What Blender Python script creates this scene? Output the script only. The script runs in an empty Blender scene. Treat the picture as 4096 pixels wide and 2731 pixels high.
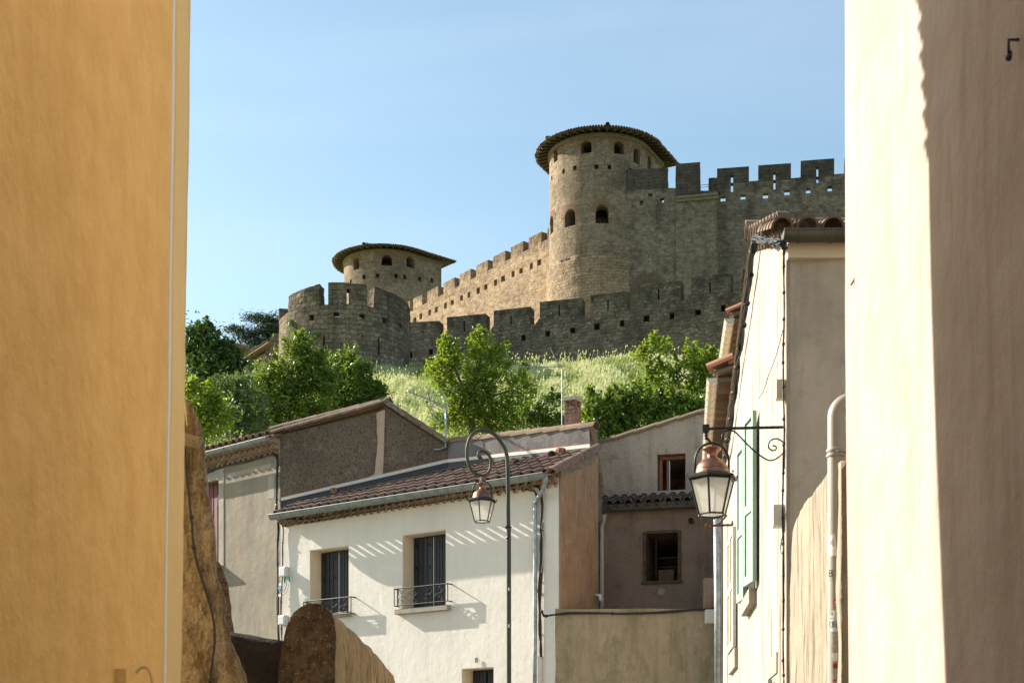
import bpy, bmesh, math, random
import numpy as np
from mathutils import Vector, noise as mnoise
rnd = random.Random(7)
R_ = math.radians
scene = bpy.context.scene
COL = scene.collection

# ---------------------------------------------------------------- camera / sky / sun / exposure
F, CX, YH, EYE = 5689.0, 2048.0, 3150.0, 1.6          # focal length and horizon in photo pixels
cam = bpy.data.cameras.new("camera"); cam_o = bpy.data.objects.new("camera", cam); COL.objects.link(cam_o)
cam.sensor_width = 36.0; cam.lens = 36.0 * F / 4096.0
cam.shift_y = (YH - 1365.5) / 4096.0
cam.clip_end = 2000; cam.clip_start = 0.1
cam.dof.use_dof = True; cam.dof.focus_distance = 33.0; cam.dof.aperture_fstop = 5.0
cam_o.location = (0, 0, EYE); cam_o.rotation_euler = (R_(90), 0, 0)
scene.camera = cam_o
SUN_AZ = (-0.903, 0.427); SUN_EL = R_(29.3)
world = bpy.data.worlds.new("World"); scene.world = world; world.use_nodes = True
wn = world.node_tree; sky = wn.nodes.new("ShaderNodeTexSky"); sky.sky_type = 'NISHITA'; sky.sun_disc = False
sky.sun_elevation = SUN_EL; sky.sun_rotation = math.atan2(SUN_AZ[0], SUN_AZ[1])
sky.air_density = 1.0; sky.dust_density = 1.0; sky.ozone_density = 0.5; sky.altitude = 100
wn.nodes["Background"].inputs[1].default_value = 0.105
wt = wn.nodes.new("ShaderNodeMix"); wt.data_type = 'RGBA'; wt.blend_type = 'MULTIPLY'; wt.inputs[0].default_value = 1.0; wt.inputs[7].default_value = (0.91, 0.965, 0.87, 1)
wn.links.new(sky.outputs[0], wt.inputs[6])
wc = wn.nodes.new("ShaderNodeTexCoord"); wm = wn.nodes.new("ShaderNodeMapping"); wm.inputs['Scale'].default_value = (1.2, 1.2, 9.0); wm.inputs['Rotation'].default_value = (0, .18, 0)
wz = wn.nodes.new("ShaderNodeTexNoise"); wz.inputs['Scale'].default_value = 1.6; wz.inputs['Detail'].default_value = 5; wz.inputs['Distortion'].default_value = .4
wr = wn.nodes.new("ShaderNodeMapRange"); wr.inputs[1].default_value = .45; wr.inputs[2].default_value = .75; wr.inputs[4].default_value = .09
wx = wn.nodes.new("ShaderNodeMix"); wx.data_type = 'RGBA'; wx.inputs[7].default_value = (5.2, 5.6, 6.0, 1)
wn.links.new(wc.outputs['Generated'], wm.inputs[0]); wn.links.new(wm.outputs[0], wz.inputs['Vector']); wn.links.new(wz.outputs['Fac'], wr.inputs[0]); wn.links.new(wr.outputs[0], wx.inputs[0])
wn.links.new(wt.outputs[2], wx.inputs[6]); wn.links.new(wx.outputs[2], wn.nodes["Background"].inputs[0])
sun = bpy.data.lights.new("sun", 'SUN'); sun_o = bpy.data.objects.new("sun", sun); COL.objects.link(sun_o)
sun.energy = 5.0; sun.angle = R_(0.5); sun.color = (1.0, 0.925, 0.82)
sv = Vector((SUN_AZ[0]*math.cos(SUN_EL), SUN_AZ[1]*math.cos(SUN_EL), math.sin(SUN_EL)))
sun_o.rotation_euler = sv.to_track_quat('Z', 'Y').to_euler(); sun_o.location = (-20, 0, 40)
scene.view_settings.view_transform = 'Standard'; scene.view_settings.look = 'None'
scene.view_settings.exposure = 1.28; scene.view_settings.gamma = 1.0
scene.cycles.max_bounces = 8; scene.cycles.diffuse_bounces = 4; scene.cycles.transparent_max_bounces = 12

# ---------------------------------------------------------------- helpers
def at(px, py, Y): return Vector(((px-CX)/F*Y, Y, EYE+(YH-py)/F*Y))
class VP:
    """vertical plane through (x,y) with horizontal direction d (to the right); n faces the camera"""
    def __init__(s, x, y, dx, dy):
        l = math.hypot(dx, dy); s.p = Vector((x, y)); s.d = Vector((dx/l, dy/l)); s.n = Vector((s.d.y, -s.d.x))
        if s.n.dot(-s.p) < 0: s.n = -s.n
    def hit(s, px, py=None, off=0.0):
        q = s.p + s.n*off; rx = (px-CX)/F
        # q + t d = Y*(rx,1)
        t = (rx*q.y - q.x)/(s.d.x - rx*s.d.y); Y = q.y + t*s.d.y
        if py is None: return t, Y
        return t, EYE+(YH-py)/F*Y
    def pt(s, t, z, off=0.0):
        v = s.p + s.d*t + s.n*off; return Vector((v.x, v.y, z))
    def P(s, px, py, off=0.0):
        t, z = s.hit(px, py, off); return s.pt(t, z, off)
origin = {}
def auto_uv(p, n):
    if abs(n.z) > 0.75: return p.x, p.y
    l = math.hypot(n.x, n.y) or 1; return (-n.y*p.x+n.x*p.y)/l, p.z
class MB:
    def __init__(s): s.v = []; s.f = []; s.t = []; s.tint = 0.5; s.m = []; s.mi = 0
    def add(s, vs, fs):
        b = len(s.v); s.v += [Vector(q) for q in vs]
        for f in fs: s.f.append([b+i for i in f]); s.t.append(s.tint); s.m.append(s.mi)
        return s
    def quad(s, *p): return s.add(p, [list(range(len(p)))])
    def box8(s, b, t):                     # bottom 4, top 4 (ccw from above)
        return s.add(list(b)+list(t), [(3,2,1,0),(4,5,6,7),(0,1,5,4),(1,2,6,5),(2,3,7,6),(3,0,4,7)])
    def box(s, c, h, ax=None, rot=None):   # centre, half sizes, local x axis direction (horizontal)
        c = Vector(c); a = Vector((ax[0], ax[1], 0)).normalized() if ax is not None else Vector((1,0,0))
        b = Vector((-a.y, a.x, 0)); u = Vector((0,0,1))
        if rot: q = Vector((0,0,1)); a, u = a*math.cos(rot)+u*math.sin(rot), u*math.cos(rot)-a*math.sin(rot)
        k = lambda i,j,l: c+a*h[0]*i+b*h[1]*j+u*h[2]*l
        return s.box8([k(-1,-1,-1),k(1,-1,-1),k(1,1,-1),k(-1,1,-1)],[k(-1,-1,1),k(1,-1,1),k(1,1,1),k(-1,1,1)])
    def prism(s, out, ext):
        out = [Vector(q) for q in out]; ext = Vector(ext); n = len(out)
        nrm = Vector((0,0,0))
        for i in range(n): nrm += out[i].cross(out[(i+1)%n])
        if nrm.dot(ext) > 0: out = out[::-1]
        return s.add(out+[q+ext for q in out], [list(range(n)), [n+i for i in range(n)][::-1]] +
                     [[i, n+i, n+(i+1)%n, (i+1)%n][::1] for i in range(n)])
    def tube(s, pts, r, n=8, cap=True, rr=None):
        pts = [Vector(q) for q in pts]; N = len(pts); b = len(s.v); prev = None
        for i, q in enumerate(pts):
            t = (pts[min(i+1,N-1)]-pts[max(i-1,0)]).normalized()
            if prev is None:
                a = t.cross(Vector((0,0,1)));
                if a.length < .05: a = t.cross(Vector((1,0,0)))
            else: a = prev - t*prev.dot(t)
            a.normalize(); prev = a; c = t.cross(a); rad = rr[i] if rr else r
            for k in range(n):
                w = 2*math.pi*k/n; s.v.append(q+(a*math.cos(w)+c*math.sin(w))*rad)
        for i in range(N-1):
            for k in range(n):
                s.f.append([b+i*n+k, b+i*n+(k+1)%n, b+(i+1)*n+(k+1)%n, b+(i+1)*n+k]); s.t.append(s.tint); s.m.append(s.mi)
        if cap:
            for e in ([b+k for k in range(n)][::-1], [b+(N-1)*n+k for k in range(n)]): s.f.append(e); s.t.append(s.tint); s.m.append(s.mi)
        return s
    def lathe(s, c, prof, n=24, a0=0.0):   # prof: (r, z)
        c = Vector(c); b = len(s.v); m = len(prof)
        for r, z in prof:
            for k in range(n):
                w = a0+2*math.pi*k/n; s.v.append(c+Vector((r*math.cos(w), r*math.sin(w), z)))
        for i in range(m-1):
            for k in range(n):
                s.f.append([b+i*n+k, b+i*n+(k+1)%n, b+(i+1)*n+(k+1)%n, b+(i+1)*n+k]); s.t.append(s.tint); s.m.append(s.mi)
        return s
    def arc(s, a, b, r0, r1, up=(0,0,1), th=.014, n=7, side=None, flip=1, span=math.pi):
        """half-round clay tile from a to b (centre line of the lower edge), radii r0, r1"""
        a, b = Vector(a), Vector(b); t = (b-a).normalized(); sd = t.cross(Vector(up)).normalized(); u = sd.cross(t)
        if flip < 0: u = -u
        i0 = len(s.v)
        for (c, r) in ((a, r0), (b, r1)):
            for rr in (r, r-th):
                for k in range(n+1):
                    w = (math.pi-span)/2 + span*k/n; s.v.append(c + sd*math.cos(w)*rr + u*math.sin(w)*rr)
        m = n+1
        def q(*x): s.f.append([i0+j for j in x]); s.t.append(s.tint); s.m.append(s.mi)
        for k in range(n):
            q(k, k+1, 2*m+k+1, 2*m+k); q(m+k+1, m+k, 3*m+k, 3*m+k+1)
            q(k+1, k, m+k, m+k+1); q(2*m+k, 2*m+k+1, 3*m+k+1, 3*m+k)
        q(0, 2*m, 3*m, m); q(n, m+n, 3*m+n, 2*m+n)
        return s
    def mesh(s, name, org=Vector((0,0,0))):
        me = bpy.data.meshes.new(name); me.from_pydata([tuple(v-org) for v in s.v], [], s.f); me.update()
        return me
    def build(s, name, mat, parent=None, org=None, uv=None, smooth=False, cuts=None, rough=None, bevel=0.0, fixn=True):
        if org is None:
            if parent is not None: org = origin[parent.name]
            else:
                xs = [v.x for v in s.v]; ys = [v.y for v in s.v]; zs = [v.z for v in s.v]
                org = Vector(((min(xs)+max(xs))/2, (min(ys)+max(ys))/2, min(zs)))
        me = s.mesh(name)
        if fixn or bevel or rough:
            bm = bmesh.new(); bm.from_mesh(me)
            if bevel: 
                bmesh.ops.remove_doubles(bm, verts=bm.verts, dist=1e-5)
                bmesh.ops.bevel(bm, geom=[e for e in bm.edges if e.calc_face_angle(0) > .6], offset=bevel, segments=2, affect='EDGES', profile=.6)
            if rough and not cuts: roughen(bm, *rough)
            bmesh.ops.recalc_face_normals(bm, faces=bm.faces); bm.to_mesh(me); bm.free()
        if cuts is not None and len(cuts.v):
            me = boolean(me, cuts)
            if rough:
                bm = bmesh.new(); bm.from_mesh(me); roughen(bm, *rough); bm.to_mesh(me); bm.free()
        if not (bevel or rough or cuts is not None) :
            at_ = me.attributes.new("tint", 'FLOAT', 'FACE'); at_.data.foreach_set("value", s.t)
        me.name = name
        ul = me.uv_layers.new(name="UVMap"); fn = uv or auto_uv
        for p in me.polygons:
            for li in p.loop_indices:
                ul.data[li].uv = fn(me.vertices[me.loops[li].vertex_index].co, p.normal)
        me.transform(__import__('mathutils').Matrix.Translation(-org))
        if smooth is True: me.polygons.foreach_set("use_smooth", [True]*len(me.polygons))
        elif smooth: me.polygons.foreach_set("use_smooth", [True]*len(me.polygons)); me.set_sharp_from_angle(angle=smooth)
        for m in (mat if isinstance(mat, (list, tuple)) else [mat]): me.materials.append(m)
        if isinstance(mat, (list, tuple)) and not (bevel or rough or cuts is not None): me.polygons.foreach_set("material_index", s.m)
        o = bpy.data.objects.new(name, me); COL.objects.link(o)
        if parent is not None: o.parent = parent
        else: o.location = org
        origin[o.name] = org
        return o
def roughen(bm, size, amp, scale):
    bmesh.ops.triangulate(bm, faces=[f for f in bm.faces if len(f.verts) > 4])
    for _ in range(7):
        es = [e for e in bm.edges if e.calc_length() > size]
        if not es or len(bm.verts) > 60000: break
        bmesh.ops.subdivide_edges(bm, edges=es, cuts=1, use_grid_fill=True)
    bm.normal_update()
    mv = []
    for v in bm.verts:
        q = v.co*scale; d = mnoise.noise(q)*.6 + mnoise.noise(q*2.3+Vector((7,3,1)))*.3 + mnoise.noise(q*5.1)*.15
        mv.append((v, v.normal*d*amp))
    for v, d in mv: v.co += d
def boolean(me, cuts):
    a = bpy.data.objects.new("tmp_a", me); c = bpy.data.objects.new("tmp_c", cuts.mesh("tmp_c"))
    bm = bmesh.new(); bm.from_mesh(c.data); bmesh.ops.recalc_face_normals(bm, faces=bm.faces); bm.to_mesh(c.data); bm.free()
    COL.objects.link(a); COL.objects.link(c)
    m = a.modifiers.new("b", 'BOOLEAN'); m.operation = 'DIFFERENCE'; m.object = c; m.solver = 'EXACT'; m.use_self = True
    dg = bpy.context.evaluated_depsgraph_get(); dg.update()
    r = bpy.data.meshes.new_from_object(a.evaluated_get(dg))
    bpy.data.objects.remove(a); bpy.data.objects.remove(c)
    return r
def tag(o, label=None, cat=None, group=None, kind=None):
    for k, v in (('label', label), ('category', cat), ('group', group), ('kind', kind)):
        if v: o[k] = v
    return o
def thing(name, loc, label, cat, group=None):
    o = bpy.data.objects.new(name, None); COL.objects.link(o); o.location = loc; o.empty_display_size = .3
    origin[o.name] = Vector(loc); return tag(o, label, cat, group)

# ---------------------------------------------------------------- materials
class NT:
    def __init__(s, name):
        s.mat = bpy.data.materials.new(name); s.mat.use_nodes = True; s.t = s.mat.node_tree; s.t.nodes.clear()
        s.out = s.n('ShaderNodeOutputMaterial'); s.co = s.n('ShaderNodeTexCoord')
    def n(s, ty, **k):
        x = s.t.nodes.new(ty)
        for a, b in k.items(): setattr(x, a, b)
        return x
    def l(s, a, b): s.t.links.new(a, b)
    def val(s, sock, v):
        if hasattr(v, 'is_linked') or isinstance(v, bpy.types.NodeSocket): s.l(v, sock)
        else: sock.default_value = v
    def noise(s, scale, detail=4, rough=.6, vec=None, stretch=None, dist=0.0):
        x = s.n('ShaderNodeTexNoise'); x.inputs['Scale'].default_value = scale; x.inputs['Detail'].default_value = detail
        x.inputs['Roughness'].default_value = rough; x.inputs['Distortion'].default_value = dist
        v = vec or s.co.outputs['Object']
        if stretch:
            m = s.n('ShaderNodeMapping'); m.inputs['Scale'].default_value = stretch; s.l(v, m.inputs[0]); v = m.outputs[0]
        s.l(v, x.inputs['Vector']); return x.outputs['Fac']
    def ramp(s, f, a, b, lo=0.0, hi=1.0):
        m = s.n('ShaderNodeMapRange'); m.interpolation_type = 'SMOOTHSTEP'
        s.l(f, m.inputs[0]); m.inputs[1].default_value = a; m.inputs[2].default_value = b; m.inputs[3].default_value = lo; m.inputs[4].default_value = hi
        return m.outputs[0]
    def math(s, op, a, b=None):
        m = s.n('ShaderNodeMath', operation=op); s.val(m.inputs[0], a)
        if b is not None: s.val(m.inputs[1], b)
        return m.outputs[0]
    def mix(s, f, a, b, mode='MIX'):
        m = s.n('ShaderNodeMix', data_type='RGBA', blend_type=mode); s.val(m.inputs[0], f)
        for k, v in ((6, a), (7, b)):
            if isinstance(v, tuple): m.inputs[k].default_value = (*v[:3], 1)
            else: s.l(v, m.inputs[k])
        return m.outputs[2]
    def bump(s, h, dist, strength=1.0, nrm=None):
        b = s.n('ShaderNodeBump'); b.inputs['Distance'].default_value = dist; b.inputs['Strength'].default_value = strength
        s.l(h, b.inputs['Height'])
        if nrm: s.l(nrm, b.inputs['Normal'])
        return b.outputs[0]
    def finish(s, col, rough=.9, nrm=None, metal=0.0, spec=.3):
        p = s.n('ShaderNodeBsdfPrincipled'); s.val(p.inputs['Base Color'], (*col[:3], 1) if isinstance(col, tuple) else col)
        s.val(p.inputs['Roughness'], rough); s.val(p.inputs['Metallic'], metal); p.inputs['Specular IOR Level'].default_value = spec
        if nrm: s.l(nrm, p.inputs['Normal'])
        s.l(p.outputs[0], s.out.inputs[0]); s.p = p; return s.mat
def zpos(m):
    g = m.n('ShaderNodeNewGeometry'); x = m.n('ShaderNodeSeparateXYZ'); m.l(g.outputs['Position'], x.inputs[0]); return x.outputs[2]
def stucco(name, c, c2, c3=None, s3=.5, big=1.2, streak=None, grain=90., bd=.004, wave=6., wd=.01, patch=.5, grime=None, gsc=5., gst=.4):
    m = NT(name); col = m.mix(m.ramp(m.noise(big, 5, .65), .35, .7), c, c2)
    if c3: col = m.mix(m.ramp(m.noise(big*2.7, 6, .7), .5, .5+s3*.5), col, c3)
    if streak:
        sc, amt, stc = streak
        n = m.noise(1.0, 5, .65, stretch=(sc, sc, sc*.10), dist=.5); col = m.mix(m.ramp(n, .46, .68, 0, amt), col, stc)
        n = m.noise(1.0, 4, .65, stretch=(sc*2.7, sc*2.7, sc*.35), dist=.3); k2 = m.math('MULTIPLY', m.ramp(n, .47, .72, 0, amt*.7), m.ramp(m.noise(1.3, 3, .6), .38, .6)); col = m.mix(k2, col, stc)
    if grime: col = m.mix(m.ramp(m.noise(gsc, 8, .78, stretch=(1,1,gst)), .47, .62, 0, .85), col, grime)
    fine = m.noise(grain, 3, .7); col = m.mix(m.ramp(fine, .3, .75, 0, .16), col, (c[0]*.45, c[1]*.43, c[2]*.4))
    h = m.noise(wave, 4, .6); nb = m.bump(h, wd); nb = m.bump(fine, bd, 1, nb)
    return m.finish(col, .95, nb, spec=.15)
def masonry(name, c1, c2, mort, bw=.45, bh=.2, msz=.016, dark=None, lich=.0, red=0.0, top=None, irr=.06, bd=.035, soot=.3, redc=(.33,.13,.07)):
    c1, c2, mort = [(c[0]*1.31, c[1]*1.27, c[2]*1.38) for c in (c1, c2, mort)]
    m = NT(name); uvn = m.co.outputs['UV']
    nz = m.n('ShaderNodeTexNoise'); nz.inputs['Scale'].default_value = 2.2; nz.inputs['Detail'].default_value = 3; m.l(m.co.outputs['Object'], nz.inputs['Vector'])
    sub = m.n('ShaderNodeVectorMath', operation='SUBTRACT'); m.l(nz.outputs['Color'], sub.inputs[0]); sub.inputs[1].default_value = (.5,.5,.5)
    sc = m.n('ShaderNodeVectorMath', operation='SCALE'); m.l(sub.outputs[0], sc.inputs[0]); sc.inputs['Scale'].default_value = irr*2.4
    ad = m.n('ShaderNodeVectorMath', operation='ADD'); m.l(uvn, ad.inputs[0]); m.l(sc.outputs[0], ad.inputs[1])
    def brick(w, h, ms, f=.5):
        b = m.n('ShaderNodeTexBrick'); m.l(ad.outputs[0], b.inputs['Vector']); b.inputs['Scale'].default_value = 1
        b.inputs['Brick Width'].default_value = w; b.inputs['Row Height'].default_value = h; b.inputs['Mortar Size'].default_value = ms
        b.inputs['Mortar Smooth'].default_value = .35; b.offset = f; b.inputs['Bias'].default_value = 0
        b.inputs['Color1'].default_value = (0,0,0,1); b.inputs['Color2'].default_value = (1,1,1,1); b.inputs['Mortar'].default_value = (.5,.5,.5,1); return b
    b = brick(bw, bh, msz)
    var = m.n('ShaderNodeSeparateColor'); m.l(b.outputs['Color'], var.inputs[0])
    v = var.outputs[0]
    col = m.mix(v, c1, c2)
    hue = m.noise(7, 2, .5); col = m.mix(m.ramp(hue, .55, .75, 0, .45), col, (c1[0]*1.25, c1[1]*.98, c1[2]*.62))
    col = m.mix(m.ramp(m.noise(4.2, 3, .6), .55, .8, 0, .5), col, (c1[0]*.55, c1[1]*.56, c1[2]*.6))
    col = m.mix(b.outputs['Fac'], col, mort)
    if red:
        sp = m.n('ShaderNodeSeparateXYZ'); m.l(ad.outputs[0], sp.inputs[0])
        fr = m.math('FRACT', m.math('DIVIDE', sp.outputs[1], red))
        band = m.math('MULTIPLY', m.math('LESS_THAN', fr, .045), m.ramp(m.noise(1.3, 3, .6), .42, .55))
        col = m.mix(m.math('MULTIPLY', band, .8), col, redc)
    col = m.mix(m.ramp(m.noise(.55, 6, .7), .42, .7, 0, soot), col, (.035,.03,.022))
    col = m.mix(m.ramp(m.noise(.23, 4, .75), .5, .66, 0, soot), col, (.05,.043,.032))
    col = m.mix(m.ramp(m.noise(1.0, 5, .65, stretch=(1.6,1.6,.16)), .52, .75, 0, soot*1.1), col, (.04,.034,.025))
    col = m.mix(m.ramp(m.noise(2.3, 7, .78), .5, .62, 0, .5), col, (c2[0]*.45, c2[1]*.44, c2[2]*.42))
    col = m.mix(m.ramp(m.noise(6, 6, .8), .54, .66, 0, .5), col, (mort[0]*1.15, mort[1]*1.12, mort[2]*1.05))
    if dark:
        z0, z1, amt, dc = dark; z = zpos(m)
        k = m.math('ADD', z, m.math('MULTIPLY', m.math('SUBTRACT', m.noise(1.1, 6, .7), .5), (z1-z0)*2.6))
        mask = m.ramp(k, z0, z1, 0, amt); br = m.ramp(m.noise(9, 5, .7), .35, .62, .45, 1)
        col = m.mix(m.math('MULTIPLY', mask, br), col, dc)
    if lich:
        vo = m.n('ShaderNodeTexVoronoi'); vo.inputs['Scale'].default_value = 3.2; m.l(m.co.outputs['Object'], vo.inputs['Vector'])
        sp = m.math('MULTIPLY', m.ramp(m.math('ADD', vo.outputs['Distance'], m.math('MULTIPLY', m.noise(14, 3, .6), .16)), .3, .18), m.ramp(m.noise(.7, 3, .6), .46, .6))
        col = m.mix(m.math('MULTIPLY', sp, lich), col, (.42,.41,.36))
        col = m.mix(m.math('MULTIPLY', m.ramp(m.noise(11, 5, .8), .6, .68), lich*.7), col, (.36,.35,.29))
    col = m.mix(m.ramp(m.noise(3.1, 8, .85), .5, .6, 0, .45), col, (.045,.038,.028))
    h = m.math('ADD', m.math('MULTIPLY', m.math('SUBTRACT', 1.0, b.outputs['Fac']), .6), m.math('MULTIPLY', m.noise(8, 5, .7), .5))
    h = m.math('ADD', h, m.math('MULTIPLY', v, .22))
    nb = m.bump(h, bd*1.6)
    return m.finish(col, .95, nb, spec=.1)
def plain(name, c, rough=.6, metal=0.0, var=.25, sc=12., bd=.0, spec=.4, c2=None):
    m = NT(name); col = m.mix(m.ramp(m.noise(sc, 5, .65), .35, .7), c, c2 or tuple(x*(1-var) for x in c))
    return m.finish(col, rough, m.bump(m.noise(sc*3, 3), bd) if bd else None, metal, spec)
def tiles(name, c, c2, c3=(.12,.1,.07), moss=.5):
    m = NT(name); a = m.n('ShaderNodeAttribute', attribute_name='tint')
    col = m.mix(a.outputs['Fac'], c, c2); col = m.mix(m.ramp(m.noise(6, 6, .75), .48, .66, 0, moss), col, c3)
    col = m.mix(m.ramp(m.noise(28, 4, .7), .58, .7, 0, moss*.7), col, (.34,.3,.2))
    return m.finish(col, .85, m.bump(m.noise(40, 4, .7), .004), spec=.2)
def leafmat(name, c, c2, trans=.35, rough=.42):
    m = NT(name); a = m.n('ShaderNodeAttribute', attribute_name='tint')
    f = m.math('ADD', m.math('MULTIPLY', a.outputs['Fac'], .6), m.math('MULTIPLY', m.ramp(m.noise(.9, 3), .35, .65), .4))
    col = m.mix(f, c, c2); m.finish(col, rough, spec=.45)
    tr = m.n('ShaderNodeBsdfTranslucent'); m.l(m.mix(.5, col, (c2[0]*1.2, c2[1]*1.25, c2[2]*.5)), tr.inputs[0])
    mx = m.n('ShaderNodeMixShader'); mx.inputs[0].default_value = trans; m.l(m.p.outputs[0], mx.inputs[1]); m.l(tr.outputs[0], mx.inputs[2])
    m.l(mx.outputs[0], m.out.inputs[0]); return m.mat

M = {}
M['yellow'] = stucco('yellow_render', (.90,.575,.215), (.81,.495,.17), (.93,.62,.26), .6, big=2.6, streak=(1.6,.16,(.58,.36,.13)), grain=70, bd=.004, wave=3.2, wd=.05)
M['yellow_lightened'] = stucco('yellow_render_lightened', (.80,.60,.29), (.76,.55,.25), big=1., grain=60, bd=.003, wave=2.4, wd=.02)  # lighter copy of the yellow render; corner strip's brighter light painted in
M['white_seam'] = plain('white_seam_paint', (.82,.76,.66), .7, var=.06)
M['near_beige'] = stucco('beige_render_streaked', (.455,.385,.32), (.40,.33,.268), big=1.3, streak=(6.,.42,(.30,.23,.17)), grain=55, bd=.004, wave=2.6, wd=.04)
M['mid_beige'] = stucco('cream_render_streaked', (.45,.40,.335), (.40,.35,.29), big=1.0, streak=(6.,.95,(.15,.12,.09)), grain=60, bd=.003, wave=4, wd=.015)
M['grey_side'] = stucco('grey_beige_render', (.54,.49,.42), (.43,.40,.35), (.33,.31,.28), .6, big=1.6, streak=(2.4,.35,(.20,.19,.17)), grain=70, bd=.004)
M['white_wall'] = stucco('offwhite_render', (.76,.72,.635), (.70,.66,.58), big=.8, streak=(2.4,.2,(.56,.51,.43)), grain=85, bd=.006, wave=5, wd=.012)
M['reveal'] = stucco('cream_reveal_render', (.74,.65,.49), (.70,.61,.46), big=.8, grain=85, bd=.004)
M['brown_side'] = stucco('brown_scratched_render', (.36,.24,.155), (.29,.19,.12), (.42,.29,.20), .5, big=1.6, streak=(14.,.5,(.17,.10,.06)), grain=40, bd=.012, wave=9, wd=.02)
M['rough_dark'] = stucco('dark_roughcast', (.19,.145,.105), (.14,.107,.078), (.27,.205,.145), .5, big=1.1, grain=26, bd=.03, grime=(.045,.036,.028), gsc=20., gst=1.)
M['grey_band'] = stucco('grey_mottled_render', (.20,.185,.175), (.13,.12,.115), (.30,.285,.27), .5, big=1.7, streak=(2.5,.5,(.10,.09,.085)), grain=50, bd=.006)
M['left_house'] = stucco('grey_worn_render', (.29,.25,.19), (.22,.195,.155), (.34,.30,.235), .5, big=.7, streak=(2.2,.45,(.20,.19,.165)), grain=60, bd=.008, wave=4, wd=.02)
M['left_trim'] = stucco('pale_cement_trim', (.36,.335,.28), (.29,.265,.22), big=2, grain=80, bd=.003)
M['pink'] = stucco('pinkish_beige_render', (.56,.43,.33), (.48,.36,.275), (.34,.265,.205), .5, big=1.3, streak=(3,.3,(.17,.135,.11)), grain=30, bd=.016, wave=14, wd=.03)
M['pink_brown'] = stucco('pinkish_brown_render', (.38,.28,.215), (.31,.225,.17), (.22,.165,.13), .5, big=1.1, streak=(3,.3,(.10,.08,.065)), grain=30, bd=.018, wave=14, wd=.035)  # darker, browner tone of the pink render
M['mossy'] = stucco('mossy_beige_render', (.40,.335,.24), (.32,.27,.185), (.48,.41,.31), .5, big=1.0, streak=(5,.5,(.20,.175,.10)), grain=45, bd=.012, wave=9, wd=.02, grime=(.23,.21,.12), gsc=3.)
M['ochre_old'] = stucco('ochre_rough_render', (.40,.325,.22), (.30,.24,.155), (.48,.40,.28), .5, big=3.4, streak=(9,.9,(.10,.068,.038)), grain=45, bd=.02, wave=14, wd=.07, grime=(.12,.08,.045), gsc=14)
M['lichen_wall'] = stucco('dark_pebbly_lichen_render', (.135,.10,.065), (.085,.062,.042), (.18,.14,.095), .5, big=3, grain=42, bd=.02, wave=20, wd=.03, grime=(.045,.032,.02), gsc=12., gst=1.)
def add_specks(mat, sc, col, lo=.16, hi=.10, msc=1.3):
    t = mat.node_tree; p = next(n for n in t.nodes if n.type == 'BSDF_PRINCIPLED'); src = p.inputs['Base Color'].links[0].from_socket
    co = next(n for n in t.nodes if n.type == 'TEX_COORD'); vo = t.nodes.new('ShaderNodeTexVoronoi'); vo.inputs['Scale'].default_value = sc
    t.links.new(co.outputs['Object'], vo.inputs['Vector']); mr = t.nodes.new('ShaderNodeMapRange'); mr.inputs[1].default_value = lo; mr.inputs[2].default_value = hi
    t.links.new(vo.outputs['Distance'], mr.inputs[0]); nz = t.nodes.new('ShaderNodeTexNoise'); nz.inputs['Scale'].default_value = msc*8
    t.links.new(co.outputs['Object'], nz.inputs['Vector']); m2 = t.nodes.new('ShaderNodeMapRange'); m2.inputs[1].default_value = .5; m2.inputs[2].default_value = .62
    t.links.new(nz.outputs['Fac'], m2.inputs[0]); mu = t.nodes.new('ShaderNodeMath'); mu.operation = 'MULTIPLY'; t.links.new(mr.outputs[0], mu.inputs[0]); t.links.new(m2.outputs[0], mu.inputs[1])
    mx = t.nodes.new('ShaderNodeMix'); mx.data_type = 'RGBA'; t.links.new(mu.outputs[0], mx.inputs[0]); t.links.new(src, mx.inputs[6]); mx.inputs[7].default_value = (*col, 1)
    t.links.new(mx.outputs[2], p.inputs['Base Color'])
add_specks(M['lichen_wall'], 62, (.34,.31,.25), .36, .2, 2.2)
M['garden_side'] = stucco('brown_vertical_worn_render', (.36,.275,.165), (.27,.20,.115), (.43,.34,.21), .5, big=2.6, streak=(11,.9,(.12,.088,.05)), grain=45, bd=.012, wave=12, wd=.03)
M['near_black'] = stucco('near_black_render', (.035,.027,.02), (.02,.016,.013), (.075,.052,.035), .6, big=3, grain=40, bd=.02, wave=10, wd=.04)  # near-black base colour with faint brown mottling
M['curved_wall'] = stucco('beige_wall_water_streaks', (.34,.295,.225), (.28,.24,.175), big=2., streak=(9.,.95,(.12,.09,.06)), grain=55, bd=.006, wave=5, wd=.02)
M['sill'] = stucco('weathered_cement', (.36,.33,.27), (.28,.255,.21), big=5, grain=80, bd=.004)
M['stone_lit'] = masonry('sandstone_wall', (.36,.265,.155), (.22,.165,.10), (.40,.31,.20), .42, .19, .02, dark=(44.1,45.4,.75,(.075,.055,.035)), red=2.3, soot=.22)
M['stone_tower'] = masonry('sandstone_brick_tower', (.27,.21,.13), (.175,.138,.09), (.27,.22,.15), .36, .15, .018, lich=.65, red=2.0, soot=.4, irr=.08, bd=.05)
M['stone_base'] = masonry('rough_sandstone_base', (.36,.265,.155), (.26,.195,.12), (.26,.20,.13), .5, .24, .03, soot=.15, irr=.13, bd=.16)
M['stone_curtain'] = masonry('dark_lichen_curtain_stone', (.25,.205,.14), (.14,.115,.08), (.21,.175,.125), .34, .15, .02, dark=(45.0,48.0,.85,(.05,.043,.032)), lich=.7, red=2.6, soot=.5, irr=.11)
M['stone_black'] = masonry('blackened_merlon_stone', (.10,.085,.062), (.055,.047,.036), (.075,.065,.05), .55, .26, .014, lich=.25, soot=.5)
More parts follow.
